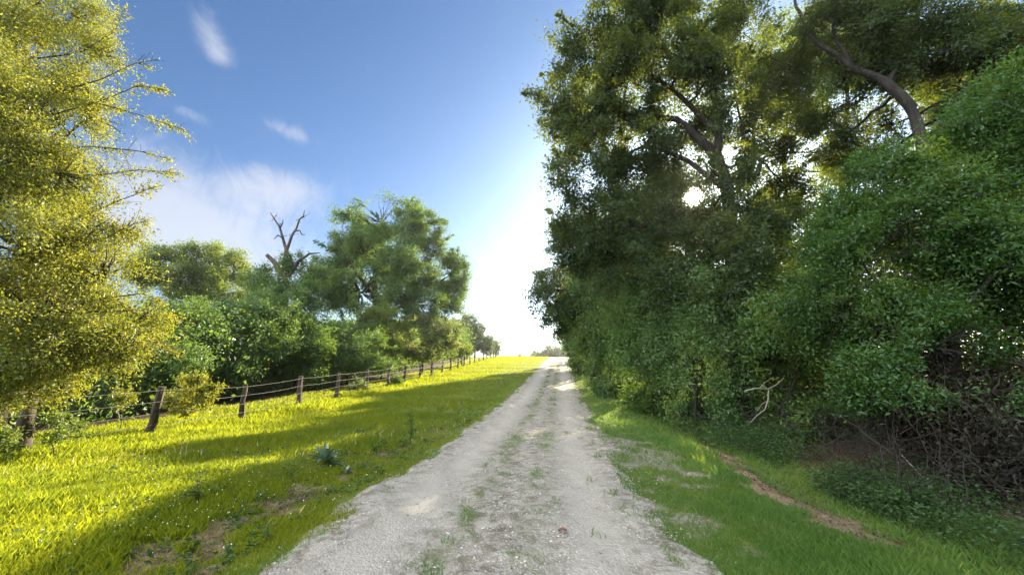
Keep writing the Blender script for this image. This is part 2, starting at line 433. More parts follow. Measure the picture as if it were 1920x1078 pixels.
b = t.n('ShaderNodeBump', {'Height': h, 'Strength': .8, 'Distance': .02}).outputs[0]
d = t.n('ShaderNodeBsdfPrincipled', {'Base Color': c, 'Roughness': .95, 'Normal': b, 'Specular IOR Level': .2})
t.t.links.new(d.outputs[0], t.n('ShaderNodeOutputMaterial').inputs[0])
road = mesh_np('gravel_road', np.stack([RX, RY, RZ], -1).reshape(-1, 3), F, rm, smooth=True, attrs={'mid': ('POINT', mid.ravel()), 'rut': ('POINT', (.85 * (np.exp(-((RU - 1.02 + .06 * e1) / .40) ** 2) + np.exp(-((RU + 1.0 + .06 * e1) / .44) ** 2))).ravel())})
tag(road, 'pale gravel farm road with two wheel tracks running up to the crest', kind='structure')


def zroad(x, y):
    u = x - xc(y); e = np.abs(u) - 1.88
    return zg(x, y) + np.maximum(.03 - .022 * (np.exp(-((u - .98) / .38) ** 2) + np.exp(-((u + .98) / .38) ** 2)) - .2 * np.clip(e + .25, 0, 1) ** 1.2, 0)


# loose stones on the road
n = 42000
sy = 2.6 * np.exp(rng.random(n) * math.log(24 / 2.6)); su = rng.normal(size=n) * .9
edge_n = n // 3; su[:edge_n] = np.sign(rng.normal(size=edge_n)) * (1.75 + rng.normal(size=edge_n) * .22)
su[edge_n:edge_n + 4000] = .55 + rng.normal(size=4000) * .22
sx = xc(sy) + su; r = (.003 + .014 * rng.random(n) ** 5) * (.7 + sy * .035)
oc = np.array([[1, 0, 0], [-1, 0, 0], [0, 1, 0], [0, -1, 0], [0, 0, 1], [0, 0, -1.]]); of = np.array([[0, 2, 4], [2, 1, 4], [1, 3, 4], [3, 0, 4], [2, 0, 5], [1, 2, 5], [3, 1, 5], [0, 3, 5]])
V = oc[None] * (r[:, None, None] * np.array([1.1, 1.0, .6])) * (1 + .35 * rng.normal(size=(n, 6, 1)))
th = rng.uniform(0, 6.28, n); cs, sn = np.cos(th)[:, None], np.sin(th)[:, None]
V = np.stack([V[..., 0] * cs - V[..., 1] * sn, V[..., 0] * sn + V[..., 1] * cs, V[..., 2]], -1) + np.stack([sx, sy, zroad(sx, sy) + r * .25], -1)[:, None]
F = of[None] + (np.arange(n) * 6)[:, None, None]
sm = bpy.data.materials.new('stone'); sm.use_nodes = True; t = NT(sm.node_tree)
c = t.mix(t.n('ShaderNodeAttribute', attribute_name='var').outputs['Fac'], (.17, .15, .13), (.52, .50, .47))
d = t.n('ShaderNodeBsdfPrincipled', {'Base Color': c, 'Roughness': .9}); t.t.links.new(d.outputs[0], t.n('ShaderNodeOutputMaterial').inputs[0])
o = mesh_np('gravel', V.reshape(-1, 3), F.reshape(-1, 3), sm, attrs={'var': ('FACE', np.repeat(rng.random(n), 8))})
tag(o, 'loose pale gravel scattered over the road and along its edges', kind='stuff')


# ------------------------------------------------------------------ grass
def grass_obj(name, x, y, h, wd, rg, mat, lab, z=None, lean=.45):
    n = len(x); z = zg(x, y) if z is None else z
    th = rg.uniform(0, 6.28, n); ln = np.abs(rg.normal(size=n)) * lean
    dr = np.stack([np.cos(th), np.sin(th), np.zeros(n)], -1); up = unit(dr * ln[:, None] + np.array([0, 0, 1.]))
    sdv = rg.uniform(0, 6.28, n); s = np.stack([np.cos(sdv), np.sin(sdv), np.zeros(n)], -1)
    b = np.stack([x, y, z - .01], -1); H = h[:, None]; W = wd[:, None]
    tp = b + up * H + dr * H * .22
    V = np.stack([b - s * W * .5, b + s * W * .5, b + up * H * .55 + s * W * .42, tp], 1).reshape(-1, 3)
    F = np.arange(4 * n).reshape(n, 4)
    o = mesh_np(name, V, F, mat, attrs={'var': ('FACE', np.clip(rg.random(n) * .75 + .12 + .22 * fn2(x, y, 2.4, 24) + .12 * fn2(x, y, 8., 8), 0, 1))})
    return tag(o, lab, kind='stuff')


rg = np.random.default_rng(11)
n = 1600000
y = 1.9 * np.exp(rg.random(n) ** .92 * math.log(95 / 1.9)); x = rg.uniform(-1.55, 1.45, n) * (y + 1.2)
u = x - xc(y); e1 = fn2(x, y, 1.9, 24); e2 = fn2(x, y, 6.0, 8); k1 = fn2(x, y, 2.2, 24); k2 = fn2(x, y, 6.5, 32)
bare = np.maximum.reduce([dirt_left(x, y, u, k1, k2) * .92, np.clip(dirt_right(x, y, u, k1, k2) * 1.6, 0, .97), bare_right(x, y, u, k1, k2) * (.75 + .2 * k2)])
edge = np.abs(u) - (1.88 + .10 * e1 + .06 * e2)
keep = (edge > np.abs(rg.normal(size=n)) * -.16 + .05 + .07 * k2) & (rg.random(n) > bare) & (u < 5.3 + .3 * e1) & (u > -13.5) & (x > -60)
keep &= ~((u > 4.0) & (rg.random(n) < .6) & (y < 12))
x, y, u, k1 = x[keep], y[keep], u[keep], k1[keep]
left = u < 0
tall = 1 + .7 * sst(np.abs(u + 9.8), 1.0, .2) + .5 * sst(-u, 4, 7)
h = (.03 + .06 * rg.random(len(x)) ** 1.6) * tall * (1 + .25 * k1) * (.75 + .5 * sst(np.abs(u), 2., 3.2)) * (1 + .012 * y)
h = np.clip(h, .02, .4)
wd = .0016 + .00068 * y * (.6 + .8 * rg.random(len(x)))
grass_obj('meadow_grass', x[left], y[left], h[left], wd[left], rg, M_GRASS, 'short yellow green grass over the meadow left of the road')
rt = ~left; grass_obj('verge_grass', x[rt], y[rt], h[rt], wd[rt], rg, M_VERGE, 'cool green grass on the shaded verge right of the road')
# tufts along the middle of the road and on the bare verge
cx, cyy, ch = [], [], []
for i in range(90):
    yy = 3.2 * math.exp(rg.random() * math.log(30 / 3.2)); lane = -.28 if rg.random() < .55 else .45
    if rg.random() < .15: lane = rg.choice([-1.65, 1.7])
    uu = lane + rg.normal() * .12; k = int(rg.integers(6, 45)); sp = .02 + .05 * rg.random(); st = 2.6
    cx.append(xc(yy) + uu + rg.normal(size=k) * sp); cyy.append(yy + rg.normal(size=k) * sp * st); ch.append((.02 + .045 * rg.random(k)) * (1.1 if k > 30 else .7))
ys = 3.0 * np.exp(rg.random(60000) * math.log(48 / 3.0)); ln_ = np.where(rg.random(60000) < .55, -.28, .45); us = ln_ + rg.normal(size=60000) * .13; xs = xc(ys) + us
kp = fn2(xs, ys, 3.2, 24) + .8 * fn2(xs, ys, 9.0, 8) + .5 * sst(ys, 4, 9) > .45; cx.append(xs[kp]); cyy.append(ys[kp]); ch.append(.012 + .03 * rg.random(kp.sum()))
ys = 3.0 * np.exp(rg.random(30000) * math.log(40 / 3.0)); us = np.where(rg.random(30000) < .5, -1, 1) * (1.62 + np.abs(rg.normal(size=30000)) * .2) ; xs = xc(ys) + us
kp = fn2(xs, ys, 2.6, 24) + .8 * fn2(xs, ys, 8.0, 8) > .6; cx.append(xs[kp]); cyy.append(ys[kp]); ch.append(.015 + .035 * rg.random(kp.sum()))
for i in range(170):
    yy = rg.uniform(3.5, 12); uu = 2.3 + rg.normal() * .55; k = int(rg.integers(8, 40)); sp = .05
    cx.append(xc(yy) + uu + rg.normal(size=k) * sp); cyy.append(yy + rg.normal(size=k) * sp * 2); ch.append(.03 + .07 * rg.random(k))
x = np.concatenate(cx); y = np.concatenate(cyy); h = np.concatenate(ch)
grass_obj('road_tufts', x, y, h, .0025 + .0009 * y, rg, M_VERGE, 'green tufts of weeds growing down the middle of the gravel road', z=zroad(x, y), lean=.7)


# broad weeds and pale stalks through the meadow
ya = 2.6 * np.exp(rg.random(900) * math.log(16 / 2.6)); xa = xc(ya) - 2.1 - 8 * rg.random(900) ** 1.4; ka = 9
pw = np.stack([np.repeat(xa, ka) + rg.normal(size=900 * ka) * .03, np.repeat(ya, ka) + rg.normal(size=900 * ka) * .03, 0 * np.repeat(xa, ka)], -1); pw[:, 2] = zg(pw[:, 0], pw[:, 1]) + rg.random(900 * ka) * np.repeat(.04 + .12 * rg.random(900), ka)
thw = rg.uniform(0, 6.28, len(pw)); Lw = np.repeat(.03 + .05 * rg.random(900), ka); V, F = leaf_quads(pw, np.stack([np.cos(thw), np.sin(thw), .35 + 0 * thw], -1), Lw, Lw * .42, rg, .8)
tag(mesh_np('meadow_weeds', V, F, M_WEED, attrs={'var': ('FACE', np.repeat(rg.random(900), ka))}), 'small broad leaved weeds dotted through the meadow grass', kind='stuff')
ya = 4.5 * np.exp(rg.random(2600) * math.log(40 / 4.5)); xa = xc(ya) - 2.3 - 8.5 * rg.random(2600); okk = fn2(xa, ya, 1.1, 24) > -.2; xa, ya = xa[okk], ya[okk]
grass_obj('dry_stalks', xa, ya, .08 + .11 * rg.random(len(xa)), .0012 + .0005 * ya, rg, M_STRAW, 'thin dry seed stalks standing above the meadow grass', lean=.3)

# white clover heads in the meadow
def heads(name, pts, r, mat, lab):
    n = len(pts); V = oc[None] * r[:, None, None] + pts[:, None, :]
    o = mesh_np(name, V.reshape(-1, 3), (of[None] + (np.arange(n) * 6)[:, None, None]).reshape(-1, 3), mat, smooth=True)
    return tag(o, lab, kind='stuff')


fx, fyy = [], []
for i in range(300):
    p = G(rg.uniform(180, 760), rg.uniform(840, 1010)) if i % 3 else G(rg.uniform(0, 640), rg.uniform(850, 1070))
    uu = p[0] - xc(p[1])
    if -7 < uu < -2.2 and abs(uu + 2.75) > .25: fx.append(p[0] + rg.normal() * .1); fyy.append(p[1] + rg.normal() * .1)
fx = np.array(fx); fyy = np.array(fyy)
M_CLOV = plain_mat('clover_white', (.7, .7, .6), (.8, .8, .74), 60)
heads('clover_blossoms', np.stack([fx, fyy, zg(fx, fyy) + .09 + .05 * rg.random(len(fx))], -1), .004 + .005 * rg.random(len(fx)), M_CLOV, 'small white clover heads dotted through the meadow beside the dirt strip')


# ------------------------------------------------------------------ trees
DENS = 2.1; NLEAF = 0


def build_tree(name, label, cat, base, lobes, leafmat, barkmat, leafL, lai=3.2, trunk=None, limbs=None, tr_r=.18, group=None, carve=False,
               twigL=.45, droop=0., seed=1, gap=.25, per=26, flat=.45, sprays=None, shell=.42, wl=.5, twigs=True, squash=1.0, sig=.1, skirt=0., holes=0., hs=2.0, whips=0):
    """lobes: (x,y,z,r) world spheres that hold the foliage; trunk: list of world points; limbs: list of polylines"""
    rg = np.random.default_rng(seed); base = np.asarray(base, float)
    if skirt:
        for k_ in range(6):
            th_ = rg.uniform(0, 6.28); sx_ = base[0] + (math.cos(th_) * .7 + .75 * np.sign(base[0])) * skirt; sy_ = base[1] + math.sin(th_) * skirt; lobes = list(lobes) + [(sx_, sy_, float(zg(sx_, sy_)) + skirt * .35, skirt * (.45 + .2 * rg.random()))]
    lai = lai * DENS; global NLEAF
    root = empty(name, base); tag(root, label, cat, group)
    T = Tubes(); PP, AX, VAR, OUT = [], [], [], []
    if trunk is None:
        cz = np.mean([l[:3] for l in lobes], axis=0); trunk = [base - [0, 0, .3], base + (cz - base) * [.3, .3, .4] + rg.normal(size=3) * .05, cz]
    tp = np.asarray(trunk, float); kk = max(8, 4 * len(tp)); tt = np.linspace(0, len(tp) - 1, kk)
    tc_ = np.stack([np.interp(tt, np.arange(len(tp)), tp[:, i]) for i in range(3)], -1); tc_[1:-1] = (tc_[:-2] + 2 * tc_[1:-1] + tc_[2:]) / 4
    rad = tr_r * (1 - .62 * np.linspace(0, 1, kk)); rad[0] *= 1.35; rad[1] *= 1.12
    T.add(tc_, rad, 10, rough=.09)
    anchors = [(p, r_) for p, r_ in zip(tc_[kk // 3:], rad[kk // 3:])]
    for lb in (limbs or []):
        pts = np.asarray(lb[0], float); k2 = 4 * len(pts); t2 = np.linspace(0, len(pts) - 1, k2)
        q = np.stack([np.interp(t2, np.arange(len(pts)), pts[:, i]) for i in range(3)], -1); q[1:-1] = (q[:-2] + 2 * q[1:-1] + q[2:]) / 4
        q[1:-1] += rg.normal(size=q[1:-1].shape) * lb[1] * .15
        r2 = lb[1] * (1 - .7 * np.linspace(0, 1, k2)); T.add(q, r2, 8, rough=.06); anchors += list(zip(q[2:], r2[2:]))
    apos = np.array([a[0] for a in anchors]); arad = np.array([a[1] for a in anchors])
    for (lx, ly, lz, lr) in lobes:
        c = np.array([lx, ly, lz]); dd = np.linalg.norm(apos - c, axis=1) + (apos[:, 2] > c[2] + .3) * 2.0
        j = int(np.argmin(dd)); r0 = min(arad[j] * .6, .03 + lr * .045)
        if dd[j] > .15: T.add(bez(apos[j], c, 7, wob=lr * .04, up=(c - apos[j]) * [.35, .35, .6]), np.linspace(r0, r0 * .45, 7), 6, rough=.05)
        nl = int(lai * math.pi * lr * lr / (.5 * leafL * leafL * wl)); nt = max(6, nl // per)
        ns = 24; sd0 = unit(rg.normal(size=(ns, 3))); sc = sd0 * (lr * (.2 + .86 * rg.random(ns) ** .6))[:, None] * np.array([1, 1, squash]); sr = lr * (.11 + .24 * rg.random(ns) ** 1.3)
        drop = rg.random(ns) < gap; sr = np.where(drop, sr * .45, sr)
        w_ = sr ** 2; qi = rg.choice(ns, nt, p=w_ / w_.sum()); d = unit(rg.normal(size=(nt, 3)) + np.array([0, 0, .25])); rr = rg.random(nt) ** shell * np.where(rg.random(nt) < .16, 1.75, 1.0)
        s = c + sc[qi] + d * (sr[qi] * rr)[:, None]; d = unit(d + sd0[qi] * .5); OUTd = unit(d * 1.0 + sd0[qi] * .6)
        td = unit(d * .75 + rg.normal(size=(nt, 3)) * .55 + np.array([0, 0, .15 - droop])); tl = twigL * .55 * (.6 + .8 * rg.random(nt)) * min(1, .4 + lr)
        if twigs:
            tk = gapkeep(s[:int(10 + 14 * lr)], rg) if carve else np.ones(nt, bool)
            for q in range(min(nt, int(10 + 14 * lr))):
                if not tk[q]: continue
                T.add(bez(c + (s[q] - c) * .15, s[q] + td[q] * tl[q] * .8, 5, wob=lr * .03, sag=.05 * lr), np.linspace(r0 * .4 + .003, .003, 5), 4, cap=False)
        v = rg.random(nt) * .3 + rg.random(ns)[qi] * .4
        a = rg.random((nt, per)); p = s[:, None] + td[:, None] * (a * tl[:, None])[..., None] + rg.normal(size=(nt, per, 3)) * (sig * twigL / .45 * (.5 + a))[..., None] + np.array([0, 0, -1.]) * (droop * (a ** 2) * tl[:, None])[..., None]
        ax = td[:, None] * .7 + rg.normal(size=(nt, per, 3)) * .6 - np.array([0, 0, .25])
        OUT.append(np.repeat(OUTd, per, 0)); PP.append(p.reshape(-1, 3)); AX.append(ax.reshape(-1, 3)); VAR.append((v[:, None] + rg.random((nt, per)) * .3).ravel())
    sprays = list(sprays or [])
    for (lx, ly, lz, lr) in (lobes if whips else []):
        for k_ in range(whips):
            dw = unit(rg.normal(size=3) * [.8, .8, .6] + np.array([-.35 * np.sign(base[0]), -.55, .35])); c = np.array([lx, ly, lz]); ln_ = lr * (1.15 + .5 * rg.random())
            sprays.append(([c + dw * lr * .3, c + dw * lr * .8 + [0, 0, .04 * lr], c + dw * ln_ - [0, 0, .10 * ln_ * rg.random()]], .004 + .008 * lr, 26 / (leafL * 10), leafL * 2.2))
    for sp in sprays:
        pts = np.asarray(sp[0], float); k2 = 5 * len(pts); t2 = np.linspace(0, len(pts) - 1, k2)
        q = np.stack([np.interp(t2, np.arange(len(pts)), pts[:, i]) for i in range(3)], -1); q[1:-1] = (q[:-2] + 2 * q[1:-1] + q[2:]) / 4
        T.add(q, np.linspace(sp[1], .004, k2), 5, cap=False)
        ln = np.linalg.norm(np.diff(pts, axis=0), axis=1).sum(); nt = int(ln * sp[2] * .75)
        w_ = .2 + .8 * rg.random(nt) ** .8; f = w_ * (k2 - 1); i0 = np.minimum(f.astype(int), k2 - 2); fr = (f - i0)[:, None]
        s = q[i0] * (1 - fr) + q[i0 + 1] * fr; td = unit(q[i0 + 1] - q[i0])
        sv = rg.normal(size=(nt, 3)) * [1, 1, .5]; td = unit(td * .8 + unit(sv) * .75 + np.array([0, 0, .05 - droop]))
        tl = sp[3] * 1.7 * (1.1 - .7 * w_) * (.6 + .7 * rg.random(nt))
        for z_ in range(0, nt, 2): T.add(bez(s[z_], s[z_] + td[z_] * tl[z_], 4, sag=.02), np.linspace(.005, .0025, 4), 3, cap=False)
        pr = 12; a = rg.random((nt, pr)); p = s[:, None] + td[:, None] * (a * tl[:, None])[..., None] + rg.normal(size=(nt, pr, 3)) * .02 - np.array([0, 0, 1.]) * (droop * a ** 2 * tl[:, None])[..., None]
        ax = td[:, None] * .8 + rg.normal(size=(nt, pr, 3)) * .5; PP.append(p.reshape(-1, 3)); AX.append(ax.reshape(-1, 3)); VAR.append(rg.random(nt * pr)); OUT.append(np.zeros((nt * pr, 3)))
    p = np.concatenate(PP); ax = np.concatenate(AX); v = np.concatenate(VAR); ou = np.concatenate(OUT)
    ok = p[:, 2] > zg(p[:, 0], p[:, 1]) + .02
    if holes:
        hn = fn3(p, hs, seed + 9) + .25 * rg.normal(size=len(p)); ok &= hn > np.quantile(hn, holes)
    if carve: ok &= gapkeep(p, rg)
    p, ax, v, ou = p[ok], ax[ok], v[ok], ou[ok]
    L = leafL * (.5 + 1.0 * rg.random(len(p)) ** 1.4); V, F = leaf_quads(p, ax, L, L * wl * (.8 + .4 * rg.random(len(p))), rg, flat, out=ou)
    NLEAF += len(p)
    T.build('trunk', barkmat, root, loc=base)
    mesh_np('crown', V, F, leafmat, root, attrs={'var': ('FACE', v)}, loc=base)
    return root


def LB(lst, jit=0.35, seed=3):
    """(px, py, Y, radius_px) -> world spheres; Y is the distance ahead"""
    out = []; rg_ = np.random.default_rng(seed)
    for (px, py, Y, rp) in lst:
        p = P(px, py, Y); r = rp * Y / FPX; out.append((p[0], p[1] + rg_.normal() * jit * r, p[2], r))
    return out


def gp(px, py, Y):
    p = P(px, py, Y); p[2] = float(zg(p[0], p[1])); return p


def line(*a): return [P(*q) for q in a]


# --- right side: the big oak
ob = gp(1378, 760, 10.6)
oak_l = LB([(1100, 105, 11.5, 70), (1190, 55, 11, 75), (1255, 20, 10.6, 70), (1035, 190, 11.5, 46), (1100, 215, 11, 75), (1180, 150, 10.6, 78), (1045, 240, 12, 42),
            (1065, 335, 12, 52), (1125, 305, 11.5, 62), (1055, 425, 12.5, 46), (1130, 405, 12, 68), (1195, 350, 12.4, 50), (1215, 445, 12, 66), (1150, 475, 12.5, 60),
            (1310, 80, 10.5, 80), (1265, 140, 10.5, 66), (1390, 60, 11, 75), (1360, 175, 11, 50), (1400, 250, 12, 45), (1470, 130, 11, 60), (1215, 205, 11.5, 45),
            (1440, 410, 11.8, 62), (1340, 475, 12, 62), (1265, 520, 12, 62), (1440, 500, 11, 66), (1370, 560, 11, 60), (1150, 230, 12.5, 60), (1090, 150, 12.5, 60), (1080, 480, 13, 40), (1390, 330, 13, 38), (1245, 300, 12, 42), (1290, 250, 12.4, 40), (1335, 400, 12.4, 40), (1245, 385, 12.4, 44), (1420, 180, 12, 50), (1440, 270, 12.6, 40), (1300, 180, 12.4, 50), (1400, 450, 12, 50), (1480, 350, 13, 45), (1210, 120, 12, 60), (1160, 300, 12.4, 50), (1330, 240, 13.2, 44), (1375, 640, 9.9, 46), (1365, 560, 9.8, 44), (1392, 480, 9.9, 42), (1360, 430, 9.9, 34), (1400, 390, 10.2, 34), (1500, 250, 12.5, 30), (1540, 290, 12.5, 26), (1470, 290, 12.5, 26), (1345, 320, 9.9, 26), (1352, 225, 9.9, 30), (1400, 300, 10.2, 26), (1330, 140, 9.8, 40), (1420, 220, 11, 34), (1220, 260, 10.8, 30), (1480, 200, 13.5, 44), (1520, 150, 13, 40), (1440, 340, 13.5, 36)], seed=5)
build_tree('oak_tree', 'large dark oak whose wide crown leans over the road and lets the sun through', 'tree', ob, oak_l, M_OAK, M_RED, .10, 3.0,
           trunk=[ob - [0, 0, .3], P(1385, 640, 10.6), P(1375, 480, 10.7), P(1362, 340, 10.8), P(1345, 285, 10.8)], tr_r=.30, carve=True, seed=21, gap=.34, holes=.2, hs=1.5, whips=2,
           limbs=[(line((1350, 310, 10.8), (1325, 275, 11), (1275, 225, 11.2), (1190, 215, 11.5), (1120, 235, 11.7)), .17),
                  (line((1365, 360, 10.8), (1290, 300, 11.2), (1210, 270, 11.6), (1110, 330, 12)), .10),
                  (line((1372, 420, 10.8), (1280, 440, 11.6), (1180, 420, 12), (1080, 440, 12.4)), .10),
                  (line((1345, 285, 10.8), (1345, 200, 10.8), (1320, 110, 10.6), (1270, 30, 10.6)), .14),
                  (line((1360, 340, 10.8), (1420, 330, 11), (1428, 300, 11), (1400, 280, 11.2), (1380, 180, 11)), .10),
                  (line((1345, 250, 10.8), (1260, 165, 10.8), (1180, 120, 11), (1110, 110, 11.4)), .09)])
# --- right side: tree whose heavy bare limb arches above the bush
tb = gp(1765, 800, 9.0)
build_tree('leaning_oak_tree', 'dark tree with a heavy bare limb arching left above the big bush', 'tree', tb,
           LB([(1500, 40, 9.4, 62), (1560, 20, 9, 60), (1620, 60, 9, 62), (1700, 40, 9, 75), (1560, 150, 10, 48), (1640, 130, 9.6, 50), (1720, 125, 9, 70), (1800, 60, 8.6, 85),
               (1890, 50, 8.4, 90), (1840, 140, 8.8, 70), (1920, 150, 8.4, 80), (1980, 60, 8, 100), (1990, 200, 8, 90), (1800, 200, 9.4, 45), (1580, 260, 11, 40), (1680, 230, 10.4, 40), (1600, 200, 11, 44), (1650, 290, 11.5, 40), (1540, 230, 11.5, 40), (1600, 330, 12, 40), (1760, 240, 10.5, 44), (1540, 100, 10.5, 40), (1670, 180, 10.8, 40)], seed=8),
           M_OAK, M_BARK, .085, 2.6, trunk=[tb - [0, 0, .3], P(1760, 560, 9), P(1745, 330, 9), P(1712, 205, 9), P(1650, 150, 9)], tr_r=.21, carve=True, seed=33, gap=.34, holes=.2, hs=1.6, whips=1,
           limbs=[(line((1712, 205, 9), (1665, 158, 9), (1605, 130, 9.1), (1545, 92, 9.2), (1510, 55, 9.3), (1490, 0, 9.4)), .125),
                  (line((1740, 300, 9), (1790, 200, 9), (1850, 110, 8.8), (1900, 30, 8.6)), .12), (line((1600, 128, 9.1), (1560, 60, 9), (1575, 10, 9)), .06),
                  (line((1665, 158, 9), (1700, 90, 9), (1720, 20, 9)), .07)])
# --- behind them
for nm, lab, bx, lobs, tr, sd_, mt in [
        ('slender_tree', 'slender two stemmed tree behind the oak right of the sun', (1470, 740, 15.5),
         [(1500, 80, 15, 60), (1440, 190, 15, 44), (1530, 200, 15.5, 46), (1490, 400, 15, 60), (1550, 330, 15.5, 40), (1480, 480, 15, 55), (1530, 540, 15, 60), (1420, 110, 16, 50), (1590, 70, 16, 50)],
         [(1475, 600, 15.5), (1478, 420, 15.5), (1468, 285, 15.5), (1480, 150, 15.5)], 41, M_GOLD),
        ('grey_stem_tree', 'tree with a pale forking stem against the sky above the bush', (1570, 740, 13.5),
         [(1590, 150, 13.5, 45), (1650, 90, 13.5, 50), (1620, 420, 13.5, 55), (1560, 460, 13, 50), (1700, 330, 14, 45), (1540, 130, 14, 40)],
         [(1570, 560, 13.5), (1575, 400, 13.5), (1585, 260, 13.5), (1590, 150, 13.5)], 42, M_DARK),
        ('back_oak_tree', 'tall tree behind the big bush at the right edge', (1850, 740, 12.5),
         [(1780, 330, 12.5, 60), (1860, 260, 12.5, 60), (1900, 400, 12, 80), (1760, 180, 13, 45), (1880, 150, 13, 60), (1960, 250, 12, 80), (1700, 440, 13, 60), (1800, 470, 12.5, 70)],
         [(1850, 500, 12.5), (1845, 300, 12.5), (1850, 180, 12.5)], 43, M_DARK)]:
    b0 = gp(*bx)
    build_tree(nm, lab, 'tree', b0, LB(lobs, seed=sd_), mt, M_BARK, .11, 2.3, trunk=[b0 - [0, 0, .3]] + line(*tr), tr_r=.16, carve=True, seed=sd_, gap=.35)

# --- big bush close on the right
bb = gp(1800, 860, 6.2)
build_tree('big_bush', 'large deep green bush leaning out over the dead brush at the right edge', 'bush', bb,
           LB([(1870, 215, 6.2, 75), (1930, 190, 6, 80), (1780, 275, 6.4, 72), (1690, 335, 6.8, 66), (1610, 395, 7.2, 58), (1550, 440, 7.5, 48), (1900, 330, 5.8, 100), (1790, 400, 6.1, 95),
               (1680, 450, 6.7, 80), (1590, 500, 7.2, 62), (1850, 500, 5.6, 100), (1730, 560, 6.1, 85), (1640, 590, 6.7, 62), (1900, 620, 5.3, 80), (1790, 650, 5.6, 62), (1690, 670, 6.1, 55),
               (1615, 700, 6.3, 48), (1570, 560, 7.3, 50), (1660, 740, 5.9, 40), (1980, 450, 5.4, 120), (1560, 620, 7.8, 45), (1590, 745, 6.2, 24), (1690, 755, 6, 32), (1765, 775, 5.7, 34), (1850, 745, 5.4, 44), (1925, 700, 5.3, 60), (1900, 560, 6.4, 70), (1960, 620, 6.4, 80)], .7, seed=9),
           M_DEEP, M_TWIG, .066, 3.0, trunk=[bb - [0, 0, .2], P(1790, 700, 6.3), P(1780, 500, 6.4), P(1790, 380, 6.3)], tr_r=.10, carve=True, seed=51, gap=.4, holes=.26, hs=1.9, whips=4, droop=.15, twigL=.5, flat=.7,
           limbs=[(line((1790, 700, 6.3), (1700, 600, 6.5), (1620, 500, 7)), .05), (line((1785, 600, 6.3), (1880, 500, 5.9), (1930, 400, 5.8)), .05)])

# --- hedge run along the right verge, nearest first
HEDGE = [
    ('shrub', 'leafy shrub beside the dark trunk and behind the bleached branch', (1450, 780, 9.3), [(1470, 600, 9.4, 62), (1440, 670, 9.4, 50), (1520, 650, 8.8, 50), (1500, 560, 9.6, 60), (1400, 620, 9.8, 45), (1545, 590, 8.6, 45), (1480, 700, 9.2, 30)], M_BUSH, .085),
    ('shrub', 'grey green shrub left of the dark trunk below the sun', (1300, 770, 11.2), [(1300, 600, 11.5, 70), (1330, 680, 11, 52), (1250, 670, 11.8, 52), (1290, 720, 11.2, 40), (1340, 560, 11.6, 55), (1240, 600, 12, 50), (1300, 540, 12, 50)], M_DARK, .085),
    ('shrub', 'rounded shrub on the grass edge with a dark hollow at its foot', (1200, 740, 15), [(1205, 600, 15, 58), (1180, 665, 15, 44), (1225, 700, 14.5, 36), (1240, 560, 14.5, 50), (1170, 610, 15.5, 40), (1200, 530, 15, 50), (1240, 640, 14, 44)], M_BUSH, .10),
    ('shrub', 'dense dark shrub in the middle of the hedge beside the road', (1140, 715, 20), [(1150, 625, 20, 46), (1135, 675, 20, 28), (1165, 570, 19.5, 46), (1125, 620, 20.5, 30), (1175, 680, 19, 26), (1130, 570, 20, 36)], M_DARK, .12),
    ('shrub', 'shrub near the far end of the hedge below the overhanging tree', (1105, 700, 27), [(1110, 640, 27, 34), (1100, 675, 27, 20), (1115, 600, 26, 34), (1090, 650, 28, 20), (1125, 680, 25, 18)], M_DARK, .14),
    ('shrub', 'last dark shrub of the hedge beside the crest of the road', (1085, 690, 37), [(1085, 660, 37, 22), (1080, 680, 37, 12), (1092, 630, 36, 24), (1075, 650, 39, 14), (1100, 685, 35, 10)], M_DARK, .16),
    ('shrub', 'low hazy shrub past the hedge where the road meets the sky', (1072, 676, 56), [(1075, 662, 56, 13), (1068, 668, 57, 8), (1085, 650, 54, 16), (1062, 664, 60, 7)], M_FAR, .2)]
for i, (nm, lab, bx, lobs, mt, lf) in enumerate(HEDGE):
    b0 = gp(*bx)
    build_tree(nm, lab, 'shrub', b0, LB(lobs, .8, seed=60 + i), mt, M_TWIG, lf, 3.0, tr_r=.07, carve=True, seed=60 + i, gap=.3, skirt=.7 + .015 * bx[2], holes=.3, hs=20 / bx[2], whips=3, droop=.05, group='shrubs of the hedge along the right verge', twigL=.5 + .01 * bx[2])
